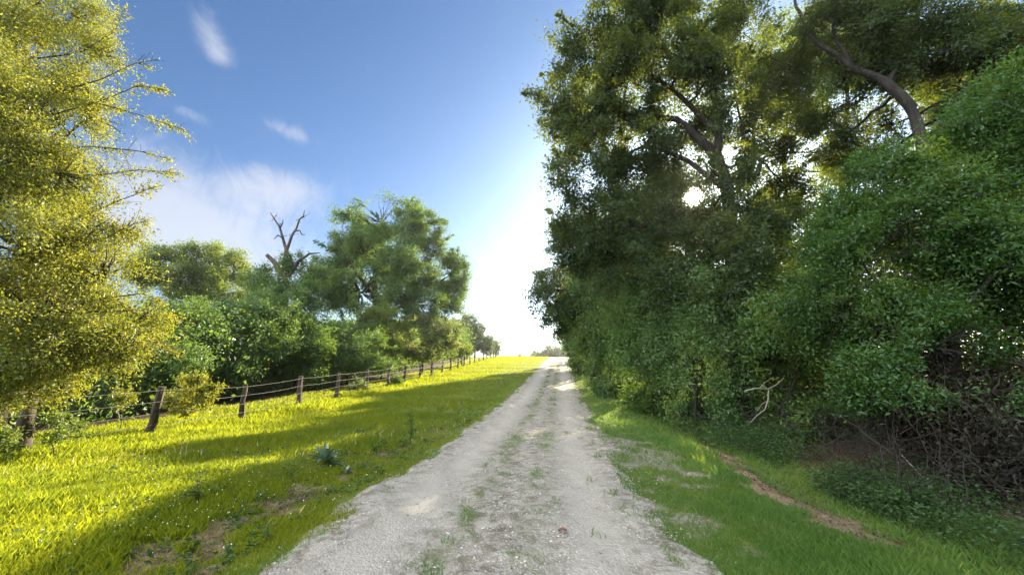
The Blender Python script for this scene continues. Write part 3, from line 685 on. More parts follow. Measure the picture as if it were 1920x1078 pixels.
# --- overhanging trees further up the right side
for nm, lab, bx, lobs, tr, sd_, tr_r in [
        ('overhanging_tree', 'tree hanging its branches over the far half of the road', (1150, 700, 24),
         [(1012, 545, 24, 24), (1045, 505, 23.5, 38), (1045, 560, 23.5, 36), (1022, 585, 24, 20), (1085, 520, 23, 46), (1052, 615, 25, 20), (1090, 460, 24, 46), (1130, 540, 22, 48), (1085, 590, 24, 34), (1040, 470, 24.5, 26), (1110, 420, 25, 44), (1160, 480, 24, 44), (1010, 515, 24.5, 14)],
         [(1145, 620, 24), (1125, 540, 24), (1090, 490, 24)], 81, .22),
        ('hedge_tree', 'tall dark tree standing just behind the oak', (1260, 720, 17),
         [(1200, 420, 17, 50), (1250, 400, 17, 50), (1160, 460, 17, 44), (1220, 480, 16.5, 54), (1290, 460, 17, 50), (1180, 540, 17, 46), (1260, 540, 16.5, 50), (1140, 510, 17.5, 30), (1230, 350, 17.5, 44), (1310, 390, 17.5, 44), (1280, 330, 18, 40)],
         [(1250, 600, 17), (1235, 480, 17), (1230, 420, 17)], 85, .18),
        ('hedge_tree', 'dark tree between the oak and the overhanging tree', (1190, 710, 20.5),
         [(1150, 450, 20.5, 40), (1190, 430, 20.5, 44), (1120, 490, 20.5, 34), (1170, 500, 20, 46), (1210, 500, 20, 40), (1130, 540, 20.5, 36), (1170, 390, 21, 36), (1210, 370, 21, 36), (1100, 530, 21, 24)],
         [(1185, 600, 20.5), (1175, 500, 20.5), (1170, 440, 20.5)], 86, .17),
        ('hedge_tree', 'round topped tree behind the overhanging tree', (1110, 690, 33),
         [(1100, 560, 33, 34), (1085, 600, 33, 26), (1120, 510, 33, 34), (1080, 640, 34, 20), (1140, 570, 32, 34), (1065, 625, 35, 16), (1090, 470, 34, 24), (1150, 480, 33, 30)], [(1108, 620, 33), (1105, 550, 33)], 82, .16),
        ('crest_tree', 'smaller tree at the far end of the hedge near the crest', (1095, 688, 44),
         [(1085, 620, 44, 24), (1070, 640, 45, 15), (1100, 590, 44, 24), (1110, 640, 43, 20), (1065, 655, 46, 9), (1120, 600, 44, 22)], [(1095, 650, 44), (1092, 620, 44)], 83, .14),
        ('hedge_tree', 'slim tree of the hedge next to the crest of the road', (1100, 690, 42),
         [(1068, 562, 42, 26), (1086, 540, 42, 26), (1060, 590, 42, 18), (1100, 560, 42.5, 26), (1076, 600, 41.5, 24), (1075, 520, 43, 20), (1095, 505, 43, 20)], [(1098, 640, 42), (1085, 580, 42)], 87, .15),
        ('hedge_tree', 'last tall tree of the hedge before the road tops the rise', (1092, 688, 48),
         [(1072, 525, 48, 22), (1060, 555, 48, 16), (1085, 560, 48, 24), (1068, 595, 48, 20), (1052, 605, 48, 11), (1090, 520, 48, 22), (1085, 610, 48, 20), (1055, 640, 48.5, 10)], [(1090, 640, 48), (1080, 580, 48)], 88, .15),
        ('hedge_tree', 'narrow tree hidden deep in the hedge short of the crest', (1112, 690, 39), [(1105, 530, 39, 28), (1120, 570, 39, 30), (1095, 580, 38.5, 24), (1110, 620, 39, 26), (1125, 520, 39.5, 26), (1100, 500, 39, 18)], [(1112, 640, 39), (1110, 580, 39)], 84, .14)]:
    b0 = gp(*bx)
    build_tree(nm, lab, 'tree', b0, LB(lobs, seed=sd_), M_OAK if sd_ in (81, 85) else M_DARK, M_BARK, .12 if sd_ in (85, 86) else .15 if sd_ == 81 else .18, 2.8, trunk=[b0 - [0, 0, .3]] + line(*tr), tr_r=tr_r, carve=True, seed=sd_, gap=.3, twigL=.7, per=30)

# --- left: the near elm
lb0 = G(40, 862)
YN = lb0[1]
elm_l = LB([(40, 60, 7.2, 110), (140, 40, 7.6, 60), (110, 130, 7.2, 70), (190, 95, 7.6, 34), (20, 220, 6.8, 110), (120, 240, 7.2, 66), (180, 225, 7.5, 36), (50, 340, 6.9, 110), (150, 340, 7.2, 54), (30, 470, 6.6, 110),
            (140, 460, 7, 78), (210, 430, 7.3, 34), (190, 520, 7, 56), (60, 600, 6.6, 110), (170, 600, 6.9, 80), (240, 590, 7.1, 46), (270, 640, 7.1, 34), (210, 665, 6.9, 40), (90, 670, 6.6, 50), (110, 650, 6.3, 50), (0, 700, 6.3, 40),
            (-60, 300, 6.5, 120), (-70, 520, 6.3, 120), (-50, 100, 6.8, 120), (95, 730, 6.8, 26), (35, 700, 6.2, 36), (-5, 745, 6.2, 34), (120, 700, 7.2, 26)], seed=4)
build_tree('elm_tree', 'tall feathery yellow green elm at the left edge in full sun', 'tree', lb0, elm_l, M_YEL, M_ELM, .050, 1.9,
           trunk=[lb0 - [0, 0, .2], P(48, 790, YN), P(60, 740, YN + .05), P(58, 600, YN + .1), P(40, 400, YN + .2), P(45, 150, YN + .4), P(60, -40, YN + .5)], tr_r=.14, seed=91, gap=.42, droop=.14, holes=.14, hs=2.2, twigL=.5, sig=.08, flat=.3,
           sprays=[(line((50, 190, 7), (150, 185, 7.2), (250, 212, 7.3), (352, 246, 7.4)), .02, 30, .30), (line((60, 330, 7), (180, 330, 7.2), (260, 318, 7.3), (335, 325, 7.3)), .018, 30, .30),
                   (line((70, 110, 7), (150, 100, 7.3), (215, 60, 7.4), (232, 22, 7.4)), .018, 30, .30), (line((80, 180, 7), (190, 150, 7.3), (250, 120, 7.4), (295, 112, 7.5)), .018, 30, .30),
                   (line((80, 220, 7), (190, 190, 7.2), (260, 160, 7.3), (302, 168, 7.4)), .016, 30, .30), (line((60, 440, 6.8), (170, 400, 7), (240, 370, 7.2), (292, 350, 7.3)), .018, 30, .30),
                   (line((80, 470, 6.8), (190, 450, 7), (250, 420, 7.2), (280, 412, 7.2)), .016, 30, .30), (line((80, 280, 7), (180, 275, 7.2), (270, 285, 7.3), (320, 300, 7.3)), .014, 28, .30),
                   (line((80, 560, 6.8), (190, 560, 7), (270, 550, 7.1), (300, 565, 7.1)), .016, 30, .30), (line((100, 620, 6.8), (220, 630, 7), (290, 640, 7.1), (325, 665, 7.1)), .016, 30, .30)])
# low growth round its foot
for nm, lab, bx, lobs, mt, lf, sd_ in [
        ('shrub', 'yellow green scrub round the foot of the near elm', (118, 838, 7.9), [(110, 822, 7.8, 16), (145, 805, 8.2, 14), (-20, 835, 7.2, 22), (-60, 810, 7.2, 40), (120, 785, 8.4, 15)], M_GOLD, .06, 95),
        ('shrub', 'small sunlit yellow bush behind the nearest fence post', (345, 770, 11.6), [(365, 728, 11.6, 22), (385, 742, 11.4, 18), (335, 745, 11.8, 22), (355, 758, 11.8, 16), (400, 735, 11.6, 11)], M_YEL, .075, 96),
        ('shrub', 'little yellow bush between fence cables left of the nearest post', (232, 765, 11.4), [(230, 740, 11.4, 12), (240, 752, 11.4, 11), (226, 755, 11.5, 10)], M_YEL, .07, 97),
        ('shrub', 'small round dark bush at the foot of a far fence post', (745, 724, 25.5), [(745, 714, 25.5, 9), (740, 718, 25.3, 7), (750, 717, 25.5, 7)], M_DARK, .09, 98),
        ('shrub', 'straw coloured weedy bush by the fifth fence post', (672, 735, 21), [(672, 722, 21, 11), (660, 726, 20.8, 8), (680, 727, 21, 7)], M_PALE, .09, 99)]:
    b0 = gp(*bx)
    build_tree(nm, lab, 'shrub', b0, LB(lobs, seed=sd_), mt, M_TWIG, lf, 2.6, tr_r=.014, seed=sd_, gap=.15, droop=.1, twigL=.25, sig=.07)

# --- left: thicket behind the fence
THICK = [
    ('thicket_tree', 'dark bushy tree behind the fence beside the near elm', (330, 745, 16.5), [(300, 620, 16.5, 50), (350, 640, 16, 50), (310, 680, 15.6, 40), (370, 680, 15.8, 38), (270, 660, 16, 42), (385, 600, 17, 40), (330, 705, 15.4, 26), (270, 600, 17, 40)], M_DARK, .10),
    ('thicket_tree', 'broad dark tree behind the second fence post', (445, 730, 19.5), [(425, 610, 19.5, 50), (475, 640, 19.2, 46), (400, 660, 18.8, 42), (460, 680, 18.6, 36), (450, 580, 20, 40), (500, 590, 20, 36), (425, 695, 18.4, 24)], M_DARK, .11),
    ('thicket_tree', 'mid green tree behind the third fence post', (560, 720, 22), [(530, 620, 22, 42), (580, 640, 21.8, 42), (520, 670, 21.3, 38), (580, 682, 21.1, 28), (550, 660, 21, 36), (505, 595, 22.5, 34), (560, 590, 22.5, 26)], M_BUSH, .12),
    ('thicket_tree', 'rounded green tree behind the fourth and fifth fence posts', (650, 715, 25.5), [(640, 645, 25.5, 38), (690, 655, 25.2, 36), (615, 680, 24.8, 28), (680, 682, 24.6, 22), (655, 610, 26, 32), (715, 685, 25.5, 18)], M_DARK, .13),
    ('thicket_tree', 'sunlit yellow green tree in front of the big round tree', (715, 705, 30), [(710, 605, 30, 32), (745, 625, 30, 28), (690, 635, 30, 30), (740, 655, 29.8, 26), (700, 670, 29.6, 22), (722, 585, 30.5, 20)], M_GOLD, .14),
    ('thicket_tree', 'pale olive tree with a thin visible trunk beside the fence', (792, 700, 36), [(790, 615, 36, 30), (825, 628, 36, 28), (770, 640, 36, 26), (810, 655, 35.6, 24), (845, 645, 36.6, 18), (850, 620, 37, 18), (775, 662, 35.4, 14)], M_PALE, .16),
    ('thicket_tree', 'small yellow bush at the right end of the thicket', (866, 688, 45), [(862, 660, 45, 13), (855, 670, 45, 9), (872, 655, 45, 10)], M_GOLD, .17),
    ('thicket_tree', 'dark filler tree under the dead snag', (520, 700, 28), [(500, 535, 28, 26), (545, 560, 28, 34), (480, 565, 28, 30), (570, 540, 28, 26), (590, 580, 27, 36), (520, 505, 29, 14), (465, 530, 29, 20), (560, 500, 30, 20), (590, 520, 30, 24)], M_DARK, .14),
    ('thicket_tree', 'low bright green bush left of the sunlit yellow tree', (600, 718, 23.5), [(600, 665, 23.5, 22), (625, 655, 23.8, 20), (585, 685, 23.2, 16), (640, 680, 23.4, 16)], M_BUSH, .11)]
for i, (nm, lab, bx, lobs, mt, lf) in enumerate(THICK):
    b0 = gp(*bx)
    build_tree(nm, lab, 'tree', b0, LB(lobs, .7, seed=120 + i), mt, M_BARK, lf, 3.0, tr_r=.09, seed=120 + i, gap=.3, holes=.22, hs=26 / bx[2], whips=2, group='trees of the thicket behind the fence', twigL=.6, droop=.06, per=30)
# big round tree
b0 = gp(708, 700, 36)
build_tree('round_tree', 'tallest round crowned tree on the left above the fence', 'tree', b0,
           LB([(720, 425, 36, 46), (665, 435, 36, 44), (790, 430, 36, 46), (630, 475, 35, 42), (765, 405, 36.5, 26), (600, 510, 35, 36), (822, 470, 36.5, 36), (858, 500, 37, 26), (690, 480, 34.5, 46), (755, 480, 35, 50),
               (800, 520, 36, 46), (620, 545, 34, 44), (680, 550, 34, 50), (745, 550, 34.5, 46), (845, 545, 37, 28), (790, 575, 35, 42), (720, 500, 38, 60), (640, 500, 38, 50), (850, 575, 37, 26), (830, 600, 37, 26), (645, 410, 36, 20), (865, 530, 37, 18)], seed=140),
           M_DARK, M_BARK, .17, 2.7, trunk=[b0 - [0, 0, .3], P(706, 620, 36), P(702, 530, 36), P(705, 470, 36)], tr_r=.38, seed=140, gap=.3, holes=.18, hs=.8, whips=2, twigL=.8, per=32,
           limbs=[(line((704, 580, 36), (750, 520, 36), (790, 450, 36)), .2), (line((704, 560, 36), (660, 500, 35.5), (640, 470, 35)), .2), (line((706, 600, 36), (780, 560, 36), (850, 510, 37)), .16)])
for nm, lab, bx, lobs, mt, lf, sd_ in [
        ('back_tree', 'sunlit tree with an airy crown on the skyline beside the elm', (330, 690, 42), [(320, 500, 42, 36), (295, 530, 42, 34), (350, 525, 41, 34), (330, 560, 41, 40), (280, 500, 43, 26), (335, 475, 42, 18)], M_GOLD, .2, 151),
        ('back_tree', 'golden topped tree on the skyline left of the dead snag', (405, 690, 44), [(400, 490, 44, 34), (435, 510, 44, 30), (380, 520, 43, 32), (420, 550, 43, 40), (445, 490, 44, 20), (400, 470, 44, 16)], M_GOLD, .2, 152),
        ('back_tree', 'hazy blue green tree past the thicket where the fence runs out of sight', (890, 676, 76), [(888, 612, 76, 22), (875, 628, 76, 20), (905, 632, 77, 18), (880, 650, 76, 18), (915, 648, 78, 16), (895, 645, 77, 18), (868, 610, 76, 16)], M_FAR, .26, 153),
        ('back_tree', 'smaller pale tree at the right end of the left tree line', (930, 672, 88), [(925, 645, 88, 12), (932, 655, 88, 9), (920, 655, 88, 10)], M_FAR, .3, 154)]:
    b0 = gp(*bx)
    build_tree(nm, lab, 'tree', b0, LB(lobs, seed=sd_), mt, M_BARK, lf, 2.5, tr_r=.2, seed=sd_, gap=.3, twigL=.9, per=30)

# dead snag
sb = gp(535, 690, 29); T = Tubes()
T.add(np.array(line((535, 680, 29), (534, 580, 29), (535, 500, 29), (538, 462, 29))), [.30, .25, .2, .16], 9, rough=.08)
T.add(np.array(line((537, 470, 29), (530, 445, 29), (524, 425, 28.9), (514, 410, 28.8), (506, 398, 28.8))), [.13, .095, .08, .06, .02], 8, rough=.1)
T.add(np.array(line((538, 468, 29), (548, 440, 29), (556, 428, 29.1), (561, 412, 29.1), (569, 405, 29.1), (571, 394, 29.1))), [.12, .09, .07, .06, .045, .018], 8, rough=.1)
T.add(np.array(line((525, 428, 28.9), (530, 418, 28.9), (531, 412, 28.9))), [.07, .05, .02], 5)
T.add(np.array(line((530, 446, 28.9), (521, 441, 28.8), (513, 449, 28.7))), [.08, .06, .02], 5)
T.add(np.array(line((552, 434, 29), (562, 432, 28.9), (566, 440, 28.9), (573, 440, 28.8))), [.08, .06, .05, .02], 5)
T.add(np.array(line((530, 515, 29), (515, 492, 28.8), (500, 478, 28.6))), [.22, .19, .14], 7, rough=.1)
T.add(np.array(line((540, 520, 29), (560, 490, 29), (580, 476, 29), (600, 474, 29))), [.17, .12, .08, .03], 6, rough=.1)
for k_ in range(26):
    q_ = [P(524, 425, 28.9), P(514, 410, 28.8), P(530, 445, 29), P(548, 440, 29), P(561, 412, 29.1), P(569, 405, 29.1), P(515, 492, 28.8), P(560, 490, 29), P(580, 476, 29)][k_ % 9] + rng.normal(size=3) * .08
    T.add(bez(q_, q_ + unit(rng.normal(size=3) + [0, 0, .5]) * (.25 + .5 * rng.random()), 5, wob=.04), np.linspace(.028, .008, 5), 4, cap=False)
o = T.build('dead_tree', M_SNAG, loc=sb); o.location = sb
tag(o, 'bare dead snag with two forked broken limbs standing above the thicket', 'dead tree')

# far tree line beyond the crest: small trees copied from three kinds
src = []
for k in range(3):
    rgk = np.random.default_rng(170 + k)
    lob = [(rgk.normal() * 2.0, 150 + rgk.normal() * 1.2, 1.4 + rgk.random() * 2.6, 1.2 + rgk.random() * .7) for _ in range(7)]
    src.append(([(0., 150., 0.)], lob, rgk))
FARLAB = 'small pale tree of the distant tree line past the crest'
farp = [(972, 150), (984, 165), (997, 150), (1008, 160), (1018, 148), (1029, 155), (1038, 150), (1048, 150), (1057, 140), (1066, 150)]
protos = []
for i, (px, Y) in enumerate(farp):
    p = gp(px, 670, Y)
    if i < 3:
        lob = [(p[0] + l[0], p[1] + l[1] - 150, p[2] + l[2] + (0, .5, .9)[i], l[3]) for l in src[i][1]]
        r0 = build_tree('distant_tree', FARLAB, 'tree', p, lob, M_FAR, M_BARK, .42, 2.4, tr_r=.15, seed=171 + i, gap=.25, twigL=1.0, group='distant trees past the crest', twigs=False); protos.append(r0)
    else:
        s0 = protos[i % 3]; r0 = s0.copy(); COL.objects.link(r0); r0.location = p; r0.rotation_euler = (0, 0, i * 1.7); k = .9 + .12 * (i % 4); r0.scale = (k, k, k * (1 + .05 * i))
        for ch in list(s0.children):
            c2 = ch.copy(); COL.objects.link(c2); c2.parent = r0

# ------------------------------------------------------------------ fence
fence = empty('wire_fence', (-9.65, 10.4, float(zg(-9.65, 10.4))))
tag(fence, 'long farm fence of rough wooden posts and four slack cables beside the meadow', 'fence')
fl = np.array(fence.location)
tops = []
for i in range(-1, 26):
    y = 10.4 + 2.85 * i + rng.normal() * .08; x = -10.85 + .115 * y + .0003 * max(0, y - 30) ** 2 * .6; z = float(zg(x, y))
    hgt = 1.28 + rng.normal() * .04; r = .095 if i < 9 else .075; r *= 1 + rng.normal() * .1
    lean = np.array([.11 if i == 0 else rng.normal() * .022, rng.normal() * .02, 0])
    T = Tubes(); zz = np.array([-.3, 0, .12, .4, .7, 1.0, hgt - .03, hgt, hgt + .004]); rr = r * np.array([1.25, 1.25, 1.15, 1.02, .97, .93, .9, .78, .05])
    pts = np.array([x, y, z]) + zz[:, None] * np.array([0, 0, 1.]) + lean * (zz[:, None] / hgt); pts[2:6, :2] += rng.normal(size=(4, 2)) * .012
    T.add(pts, rr, 11, rough=.10, cap=False); T.build('post', M_POST, fence, loc=fl, smooth=False)
    tops.append((pts, hgt))
for k, hf in enumerate((.93, .70, .47, .25)):
    T = Tubes(); pl = []
    for i in range(len(tops)):
        pts, hgt = tops[i]; q = pts[1] + (pts[7] - pts[1]) * hf + np.array([.09, -.03, 0])
        if i:
            p0 = pl[-1]; sag = -.012 - .014 * abs(rng.normal())
            pl += [p0 * .75 + q * .25 + [0, 0, sag * .75], p0 * .5 + q * .5 + [0, 0, sag], p0 * .25 + q * .75 + [0, 0, sag * .75]]
        pl.append(q)
    T.add(np.array(pl), .0052, 6, cap=False); T.build('cable', M_WIRE, fence, loc=fl)
# wire stay between the cables near the first post
p0 = P(219, 768, 9.3); p1 = P(224, 785, 9.2); T = Tubes(); T.add(np.array([p0, (p0 + p1) / 2 + [.01, 0, 0], p1]), .01, 5, cap=False); T.build('stay', M_WIRE, fence, loc=fl)


# ------------------------------------------------------------------ plants in the meadow
def strap_plant(name, label, cat, c, n, L, W, mat, seed, arch=1.0):
    rg = np.random.default_rng(seed); V = []; F = []; k = 0; var = []
    for i in range(n):
        th = i * 2.399 + rg.normal() * .15; el = math.radians(25 + 50 * (i / n) + rg.normal() * 8); l = L * (.75 + .4 * rg.random()); S = 8
        d = np.array([math.cos(th), math.sin(th), 0]); sd_ = np.array([-math.sin(th), math.cos(th), 0])
        for j in range(S + 1):
            s = j / S; p = c + d * l * (s * math.cos(el) + .12 * s * s) + np.array([0, 0, l * (s * math.sin(el) * 1.25 - arch * .55 * s * s) + .02])
            wv = W * (math.sin(math.pi * min(1, .12 + s * .88)) ** .8) * (1 - .25 * s) + .002; tw = rg.normal() * .003
            V += [p - sd_ * wv * .5 + [0, 0, wv * .22 + tw], p - [0, 0, wv * .08], p + sd_ * wv * .5 + [0, 0, wv * .22 - tw]]
            if j: b = k + 3 * j; F += [(b - 3, b - 2, b + 1, b), (b - 2, b - 1, b + 2, b + 1)]; var += [rg.random() * .6 + .2] * 2
        k += 3 * (S + 1)
    o = mesh_np(name, np.array(V), np.array(F), mat, smooth=True, attrs={'var': ('FACE', np.array(var))}, loc=c); o.location = c
    return tag(o, label, cat)


M_AGAVE = leaf_mat('rosette_leaf', (.05, .11, .06), (.14, .22, .14), (.12, .20, .06), .3, .10, .35)
c = G(610, 872); strap_plant('rosette_plant', 'blue green rosette plant with long arching leaves on the dirt strip', 'plant', c, 15, .46, .10, M_AGAVE, 3)
c = G(650, 888); strap_plant('rosette_plant', 'small pale rosette in front of the large blue green one', 'plant', c, 9, .16, .05, M_AGAVE, 4)


def stem_plant(name, label, cat, c, h, nl, leafL, leafW, mat, seed, lean=.05, branches=3, r=.005):
    rg = np.random.default_rng(seed); root = empty(name, c); tag(root, label, cat); T = Tubes(); pp, ax = [], []
    for b in range(branches):
        tip = c + np.array([rg.normal() * lean * (1 + b), rg.normal() * lean * (1 + b), h * (1 - .22 * b)]); q = bez(c - [0, 0, .02], tip, 8, wob=.01 * h, up=(0, 0, h * .5)); T.add(q, np.linspace(r, r * .35, 8), 5, cap=False)
        for j in range(nl):
            s = .12 + .86 * rg.random(); f = s * 7; i0 = min(int(f), 6); pp.append(q[i0] + (q[i0 + 1] - q[i0]) * (f - i0)); th = rg.uniform(0, 6.28); ax.append([math.cos(th), math.sin(th), .25 + .5 * rg.normal() * .4])
    pp = np.array(pp); L = leafL * (.6 + .7 * rg.random(len(pp))); V, F = leaf_quads(pp, np.array(ax), L, L * leafW, rg, .6)
    T.build('stem', mat, root, loc=c); mesh_np('foliage', V, F, mat, root, attrs={'var': ('FACE', rg.random(len(pp)))}, loc=c); return root


M_THIS = leaf_mat('thistle_leaf', (.035, .06, .02), (.08, .12, .04), (.15, .18, .04), .35, .04)
stem_plant('thistle', 'dark spiky thistle standing alone at the edge of the sunlit grass', 'plant', G(370, 945), .36, 16, .085, .22, M_THIS, 5, .05, 4)
stem_plant('thistle', 'low dark thistle between the rosette plant and the road', 'plant', G(545, 900), .22, 12, .06, .25, M_THIS, 6, .05, 3)
stem_plant('tall_weed', 'tall feathery weed with thin stems at the left road edge', 'plant', G(770, 832), 1.0, 55, .075, .18, M_WEED, 7, .045, 4, .006)
stem_plant('tall_weed', 'shorter leafy weed beside the tall feathery one', 'plant', G(700, 850), .35, 26, .06, .25, M_WEED, 8, .05, 4)
stem_plant('seed_stalk', 'pale dry seed stalk upright in the meadow, the left of a pair', 'plant', G(336, 868), .34, 14, .035, .3, M_STRAW, 9, .012, 1, .007)
stem_plant('seed_stalk', 'pale dry seed stalk upright in the meadow, the right of a pair', 'plant', G(346, 866), .38, 12, .03, .3, M_STRAW, 10, .012, 1, .006)
stem_plant('seed_stalk', 'thin dry stalk by the dark shadow band in the meadow', 'plant', G(418, 860), .22, 8, .03, .3, M_STRAW, 12, .03, 2, .004)

# brown leaf on the road
c = G(1055, 1004); c[2] = float(zroad(c[0], c[1])) + .012
a = np.linspace(0, 1, 9); V = []
for s in a:
    wv = .038 * math.sin(math.pi * min(1, .05 + s * .92)) ** .8 + .002; cz = .012 * math.sin(s * 3.1)
    for q in (-1, -.4, .4, 1): V.append([-.045 + s * .09, q * wv * .75, cz + .013 * q * q])
V = np.array(V) + c; F = [(i * 4 + j, i * 4 + j + 1, i * 4 + j + 5, i * 4 + j + 4) for i in range(8) for j in range(3)]
o = mesh_np('fallen_leaf', V, np.array(F), plain_mat('dead_leaf', (.12, .045, .028), (.19, .08, .045), 40), smooth=True, loc=c); o.location = c
tag(o, 'curled reddish brown leaf lying on the gravel', 'leaf')

# ------------------------------------------------------------------ right verge: weeds, dead brush, branch, litter
rg = np.random.default_rng(77); PPs, AXs, VR = [], [], []
for i in range(3400):
    yy = 3.2 * math.exp(rg.random() * math.log(17 / 3.2)); uu = 4.45 + abs(rg.normal()) * .6 + (.35 if yy > 8 else 0) * rg.normal(); xx = xc(yy) + uu
    if yy < 4.6 and rg.random() < .75: continue
    if fn2(np.array([xx]), np.array([yy]), 2.0, 24)[0] + rg.normal() * .4 < -.45: continue
    hh = (.10 + .30 * rg.random()) * (1.4 if yy > 6.5 else 1); k = int(rg.integers(14, 38)); zz = float(zg(xx, yy))
    s = rg.random(k) ** .6; th = rg.uniform(0, 6.28, k); PPs.append(np.stack([xx + rg.normal(size=k) * .07, yy + rg.normal(size=k) * .07, zz + hh * s], -1)); AXs.append(np.stack([np.cos(th), np.sin(th), rg.normal(size=k) * .4 + .1], -1)); VR.append(np.clip(rg.random() * .6 + rg.random(k) * .4, 0, 1))
p = np.concatenate(PPs); L = .036 * (.35 + 1.3 * rg.random(len(p)) ** 2) * (1 + p[:, 1] * .02)
V, F = leaf_quads(p, np.concatenate(AXs), L, L * .55, rg, .7)
o = mesh_np('undergrowth', V, F, M_WEED, attrs={'var': ('FACE', np.concatenate(VR))}); tag(o, 'low grey green weeds and saplings along the foot of the hedge', kind='stuff')


def brush(name, label, c0, ext, n, mat, seed, L=.9, r=.006, group=None):
    rg = np.random.default_rng(seed); T = Tubes(); c0 = np.asarray(c0, float)
    for i in range(n):
        x = c0[0] + rg.uniform(-ext[0], ext[0]); y = c0[1] + rg.uniform(-ext[1], ext[1]); z = float(zg(x, y)) + abs(rg.normal()) * ext[2] * .5
        d = unit(np.array([rg.normal(), rg.normal(), .5 + rg.normal() * .7])); l = L * (.4 + rg.random()); p0 = np.array([x, y, z]); p1 = p0 + d * l; p1[2] = max(p1[2], float(zg(p1[0], p1[1])) + .03)
        rr = r * (.4 + 1.2 * rg.random() ** 2); T.add(bez(p0, p1, 6, sag=.15 * rg.normal() * l, wob=.03 * l), np.linspace(rr, rr * .4, 6), 4, cap=False)
    o = T.build(name, mat, loc=c0); o.location = c0; return tag(o, label, 'brush', group)


brush('dead_brush', 'brown tangle of dead twigs under the big bush at the right edge', gp(1800, 880, 5.2), (1.3, .9, .7), 420, M_TWIG, 5)
brush('dead_brush', 'brown dead twigs in the hollow beside the dark trunk', gp(1530, 800, 8.3), (.9, 1.2, .6), 240, M_TWIG, 6)
M_DRY = leaf_mat('dry_leaf', (.012, .012, .007), (.035, .028, .016), (.04, .035, .015), .25, .02)
b0 = gp(1850, 880, 5.2)
build_tree('dead_bush', 'withered brown bush below the green foliage at the right edge', 'bush', b0, LB([(1800, 780, 5.6, 60), (1890, 760, 5.3, 80), (1850, 850, 5.1, 70), (1740, 800, 5.9, 50), (1930, 880, 4.8, 70), (1690, 790, 6.3, 40), (1960, 800, 5.2, 90)], seed=6), M_DRY, M_TWIG, .06, 1.6, tr_r=.05, seed=72, gap=.3, droop=.2, carve=True)
# bleached branch
T = Tubes(); br0 = P(1440, 735, 7.6)
for pl, r0 in [(((1396, 733, 7.5), (1415, 728, 7.5), (1440, 729, 7.6), (1455, 722, 7.7), (1470, 708, 7.8)), .016), (((1441, 731, 7.6), (1440, 750, 7.6), (1434, 768, 7.5), (1420, 778, 7.45), (1407, 792, 7.4)), .015),
               (((1438, 752, 7.55), (1428, 758, 7.5), (1420, 770, 7.4)), .008), (((1455, 722, 7.7), (1462, 728, 7.8), (1478, 730, 7.9)), .007), (((1424, 728, 7.5), (1432, 718, 7.5), (1447, 709, 7.6)), .007)]:
    T.add(np.array(line(*pl)), np.linspace(r0, r0 * .35, len(pl)), 6, cap=False, rough=.05)
o = T.build('bleached_branch', M_PALEWOOD, loc=br0); o.location = br0; tag(o, 'bleached dead branch hooked in the hedge beside the dark trunk', 'branch')
T = Tubes(); q0 = P(1722, 886, 5.5)
T.add(np.array(line((1690, 852, 5.7), (1722, 886, 5.5), (1748, 912, 5.3))), [.008, .01, .006], 5, cap=False); o = T.build('fallen_stick', M_PALEWOOD, loc=q0); o.location = q0
tag(o, 'thin pale stick slanting out of the dead brush', 'stick')
# leaf litter
n = 5200; yy = 2.2 * np.exp(rg.random(n) * math.log(9 / 2.2)); uu = np.where(rg.random(n) < .35, 3.85 + rg.normal(size=n) * .2, 5.4 + rg.normal(size=n) * .7); xx = xc(yy) + uu
p = np.stack([xx, yy, zg(xx, yy) + .012 + .02 * rg.random(n)], -1); th = rg.uniform(0, 6.28, n); L = .04 * (.5 + rg.random(n)); V, F = leaf_quads(p, np.stack([np.cos(th), np.sin(th), rg.normal(size=n) * .25], -1), L, L * .55, rg, 1.5)
M_LIT = leaf_mat('litter_leaf', (.05, .035, .024), (.17, .125, .085), (.07, .045, .025), .15, .02)
o = mesh_np('leaf_litter', V, F, M_LIT, attrs={'var': ('FACE', rg.random(n))}); tag(o, 'dry brown leaf litter on the bare soil below the hedge', kind='stuff')

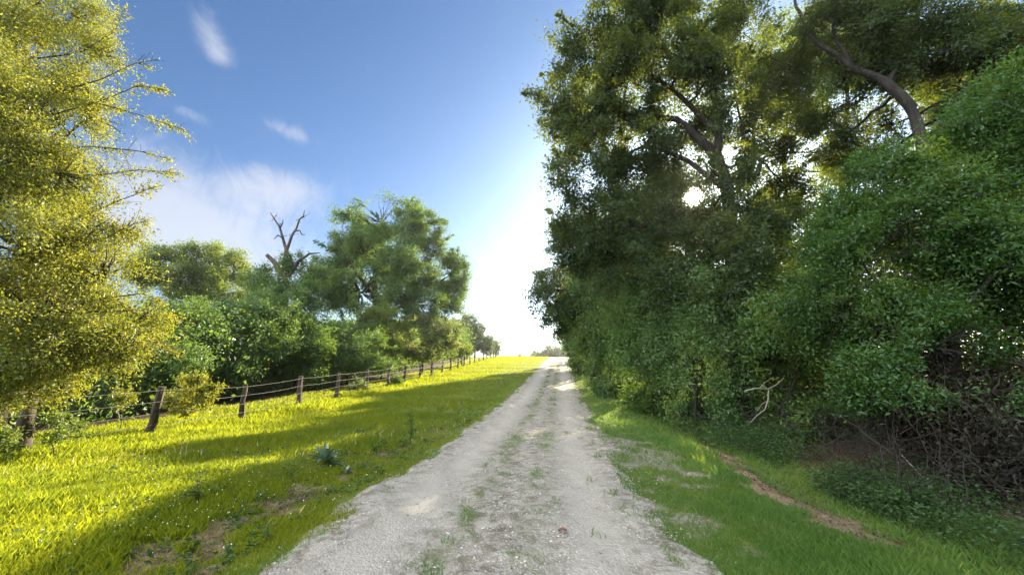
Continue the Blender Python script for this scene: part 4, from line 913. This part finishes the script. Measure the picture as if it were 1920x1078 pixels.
# ------------------------------------------------------------------ the dark inside of the woods on both sides
def woods(name, label, n, place, mat, leafL, seed, carve):
    rg = np.random.default_rng(seed); c = place(rg, n); k = 34
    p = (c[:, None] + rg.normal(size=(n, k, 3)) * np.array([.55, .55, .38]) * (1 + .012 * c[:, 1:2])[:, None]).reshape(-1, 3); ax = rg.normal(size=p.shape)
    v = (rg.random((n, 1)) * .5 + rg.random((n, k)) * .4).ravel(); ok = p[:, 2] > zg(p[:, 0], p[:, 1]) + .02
    if carve: ok &= gapkeep(p, rg)
    p, ax, v = p[ok], ax[ok], v[ok]; L = leafL * (.6 + .8 * rg.random(len(p))) * (.8 + p[:, 1] * .02)
    V, F = leaf_quads(p, ax, L, L * .6, rg, .4); o = mesh_np(name, V, F, mat, attrs={'var': ('FACE', v)}); return tag(o, label, kind='stuff')


def right_wood(rg, n):
    y = 5.0 + 51 * rg.random(n) ** 1.3; u = 7.6 + .9 * (y < 8) + 9 * rg.random(n) ** 1.3 + (y < 12) * .6; x = xc(y) + u; top = np.minimum(2.2 + .5 * (u - 6.5) + .06 * y, 5.5) * (1 - .45 * sst(y, 38, 55))
    return np.stack([x, y, zg(x, y) + top * rg.random(n) ** .8], -1)


def left_wood(rg, n):
    y = 9 + 60 * rg.random(n) ** 1.2; u = -(14.0 + .05 * y + 14 * rg.random(n) ** 1.4); x = xc(y) + u
    return np.stack([x, y, zg(x, y) + (3.2 + .03 * y) * rg.random(n)], -1)


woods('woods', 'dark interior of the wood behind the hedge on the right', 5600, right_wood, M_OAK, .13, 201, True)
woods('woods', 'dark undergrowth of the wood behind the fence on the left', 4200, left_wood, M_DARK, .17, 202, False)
print('LEAVES', NLEAF)

# ------------------------------------------------------------------ sunny evening air
hm = bpy.data.materials.new('evening_air'); hm.use_nodes = True; t = NT(hm.node_tree)
pv = t.n('ShaderNodeVolumePrincipled', {'Color': (.96, .96, .95), 'Density': .00042, 'Anisotropy': .78})
t.t.links.new(pv.outputs[0], t.n('ShaderNodeOutputMaterial').inputs['Volume'])
X0, X1, Y0, Y1, Z0, Z1 = -780, 780, -400, 1150, -9.0, 24.0
V = np.array([(x, y, z) for z in (Z0, Z1) for y in (Y0, Y1) for x in (X0, X1)], float)
o = mesh_np('haze', V, np.array([(0, 2, 3, 1), (4, 5, 7, 6), (0, 1, 5, 4), (2, 6, 7, 3), (0, 4, 6, 2), (1, 3, 7, 5)]), hm)
tag(o, 'thin warm evening haze filling the air over the lane', kind='stuff')
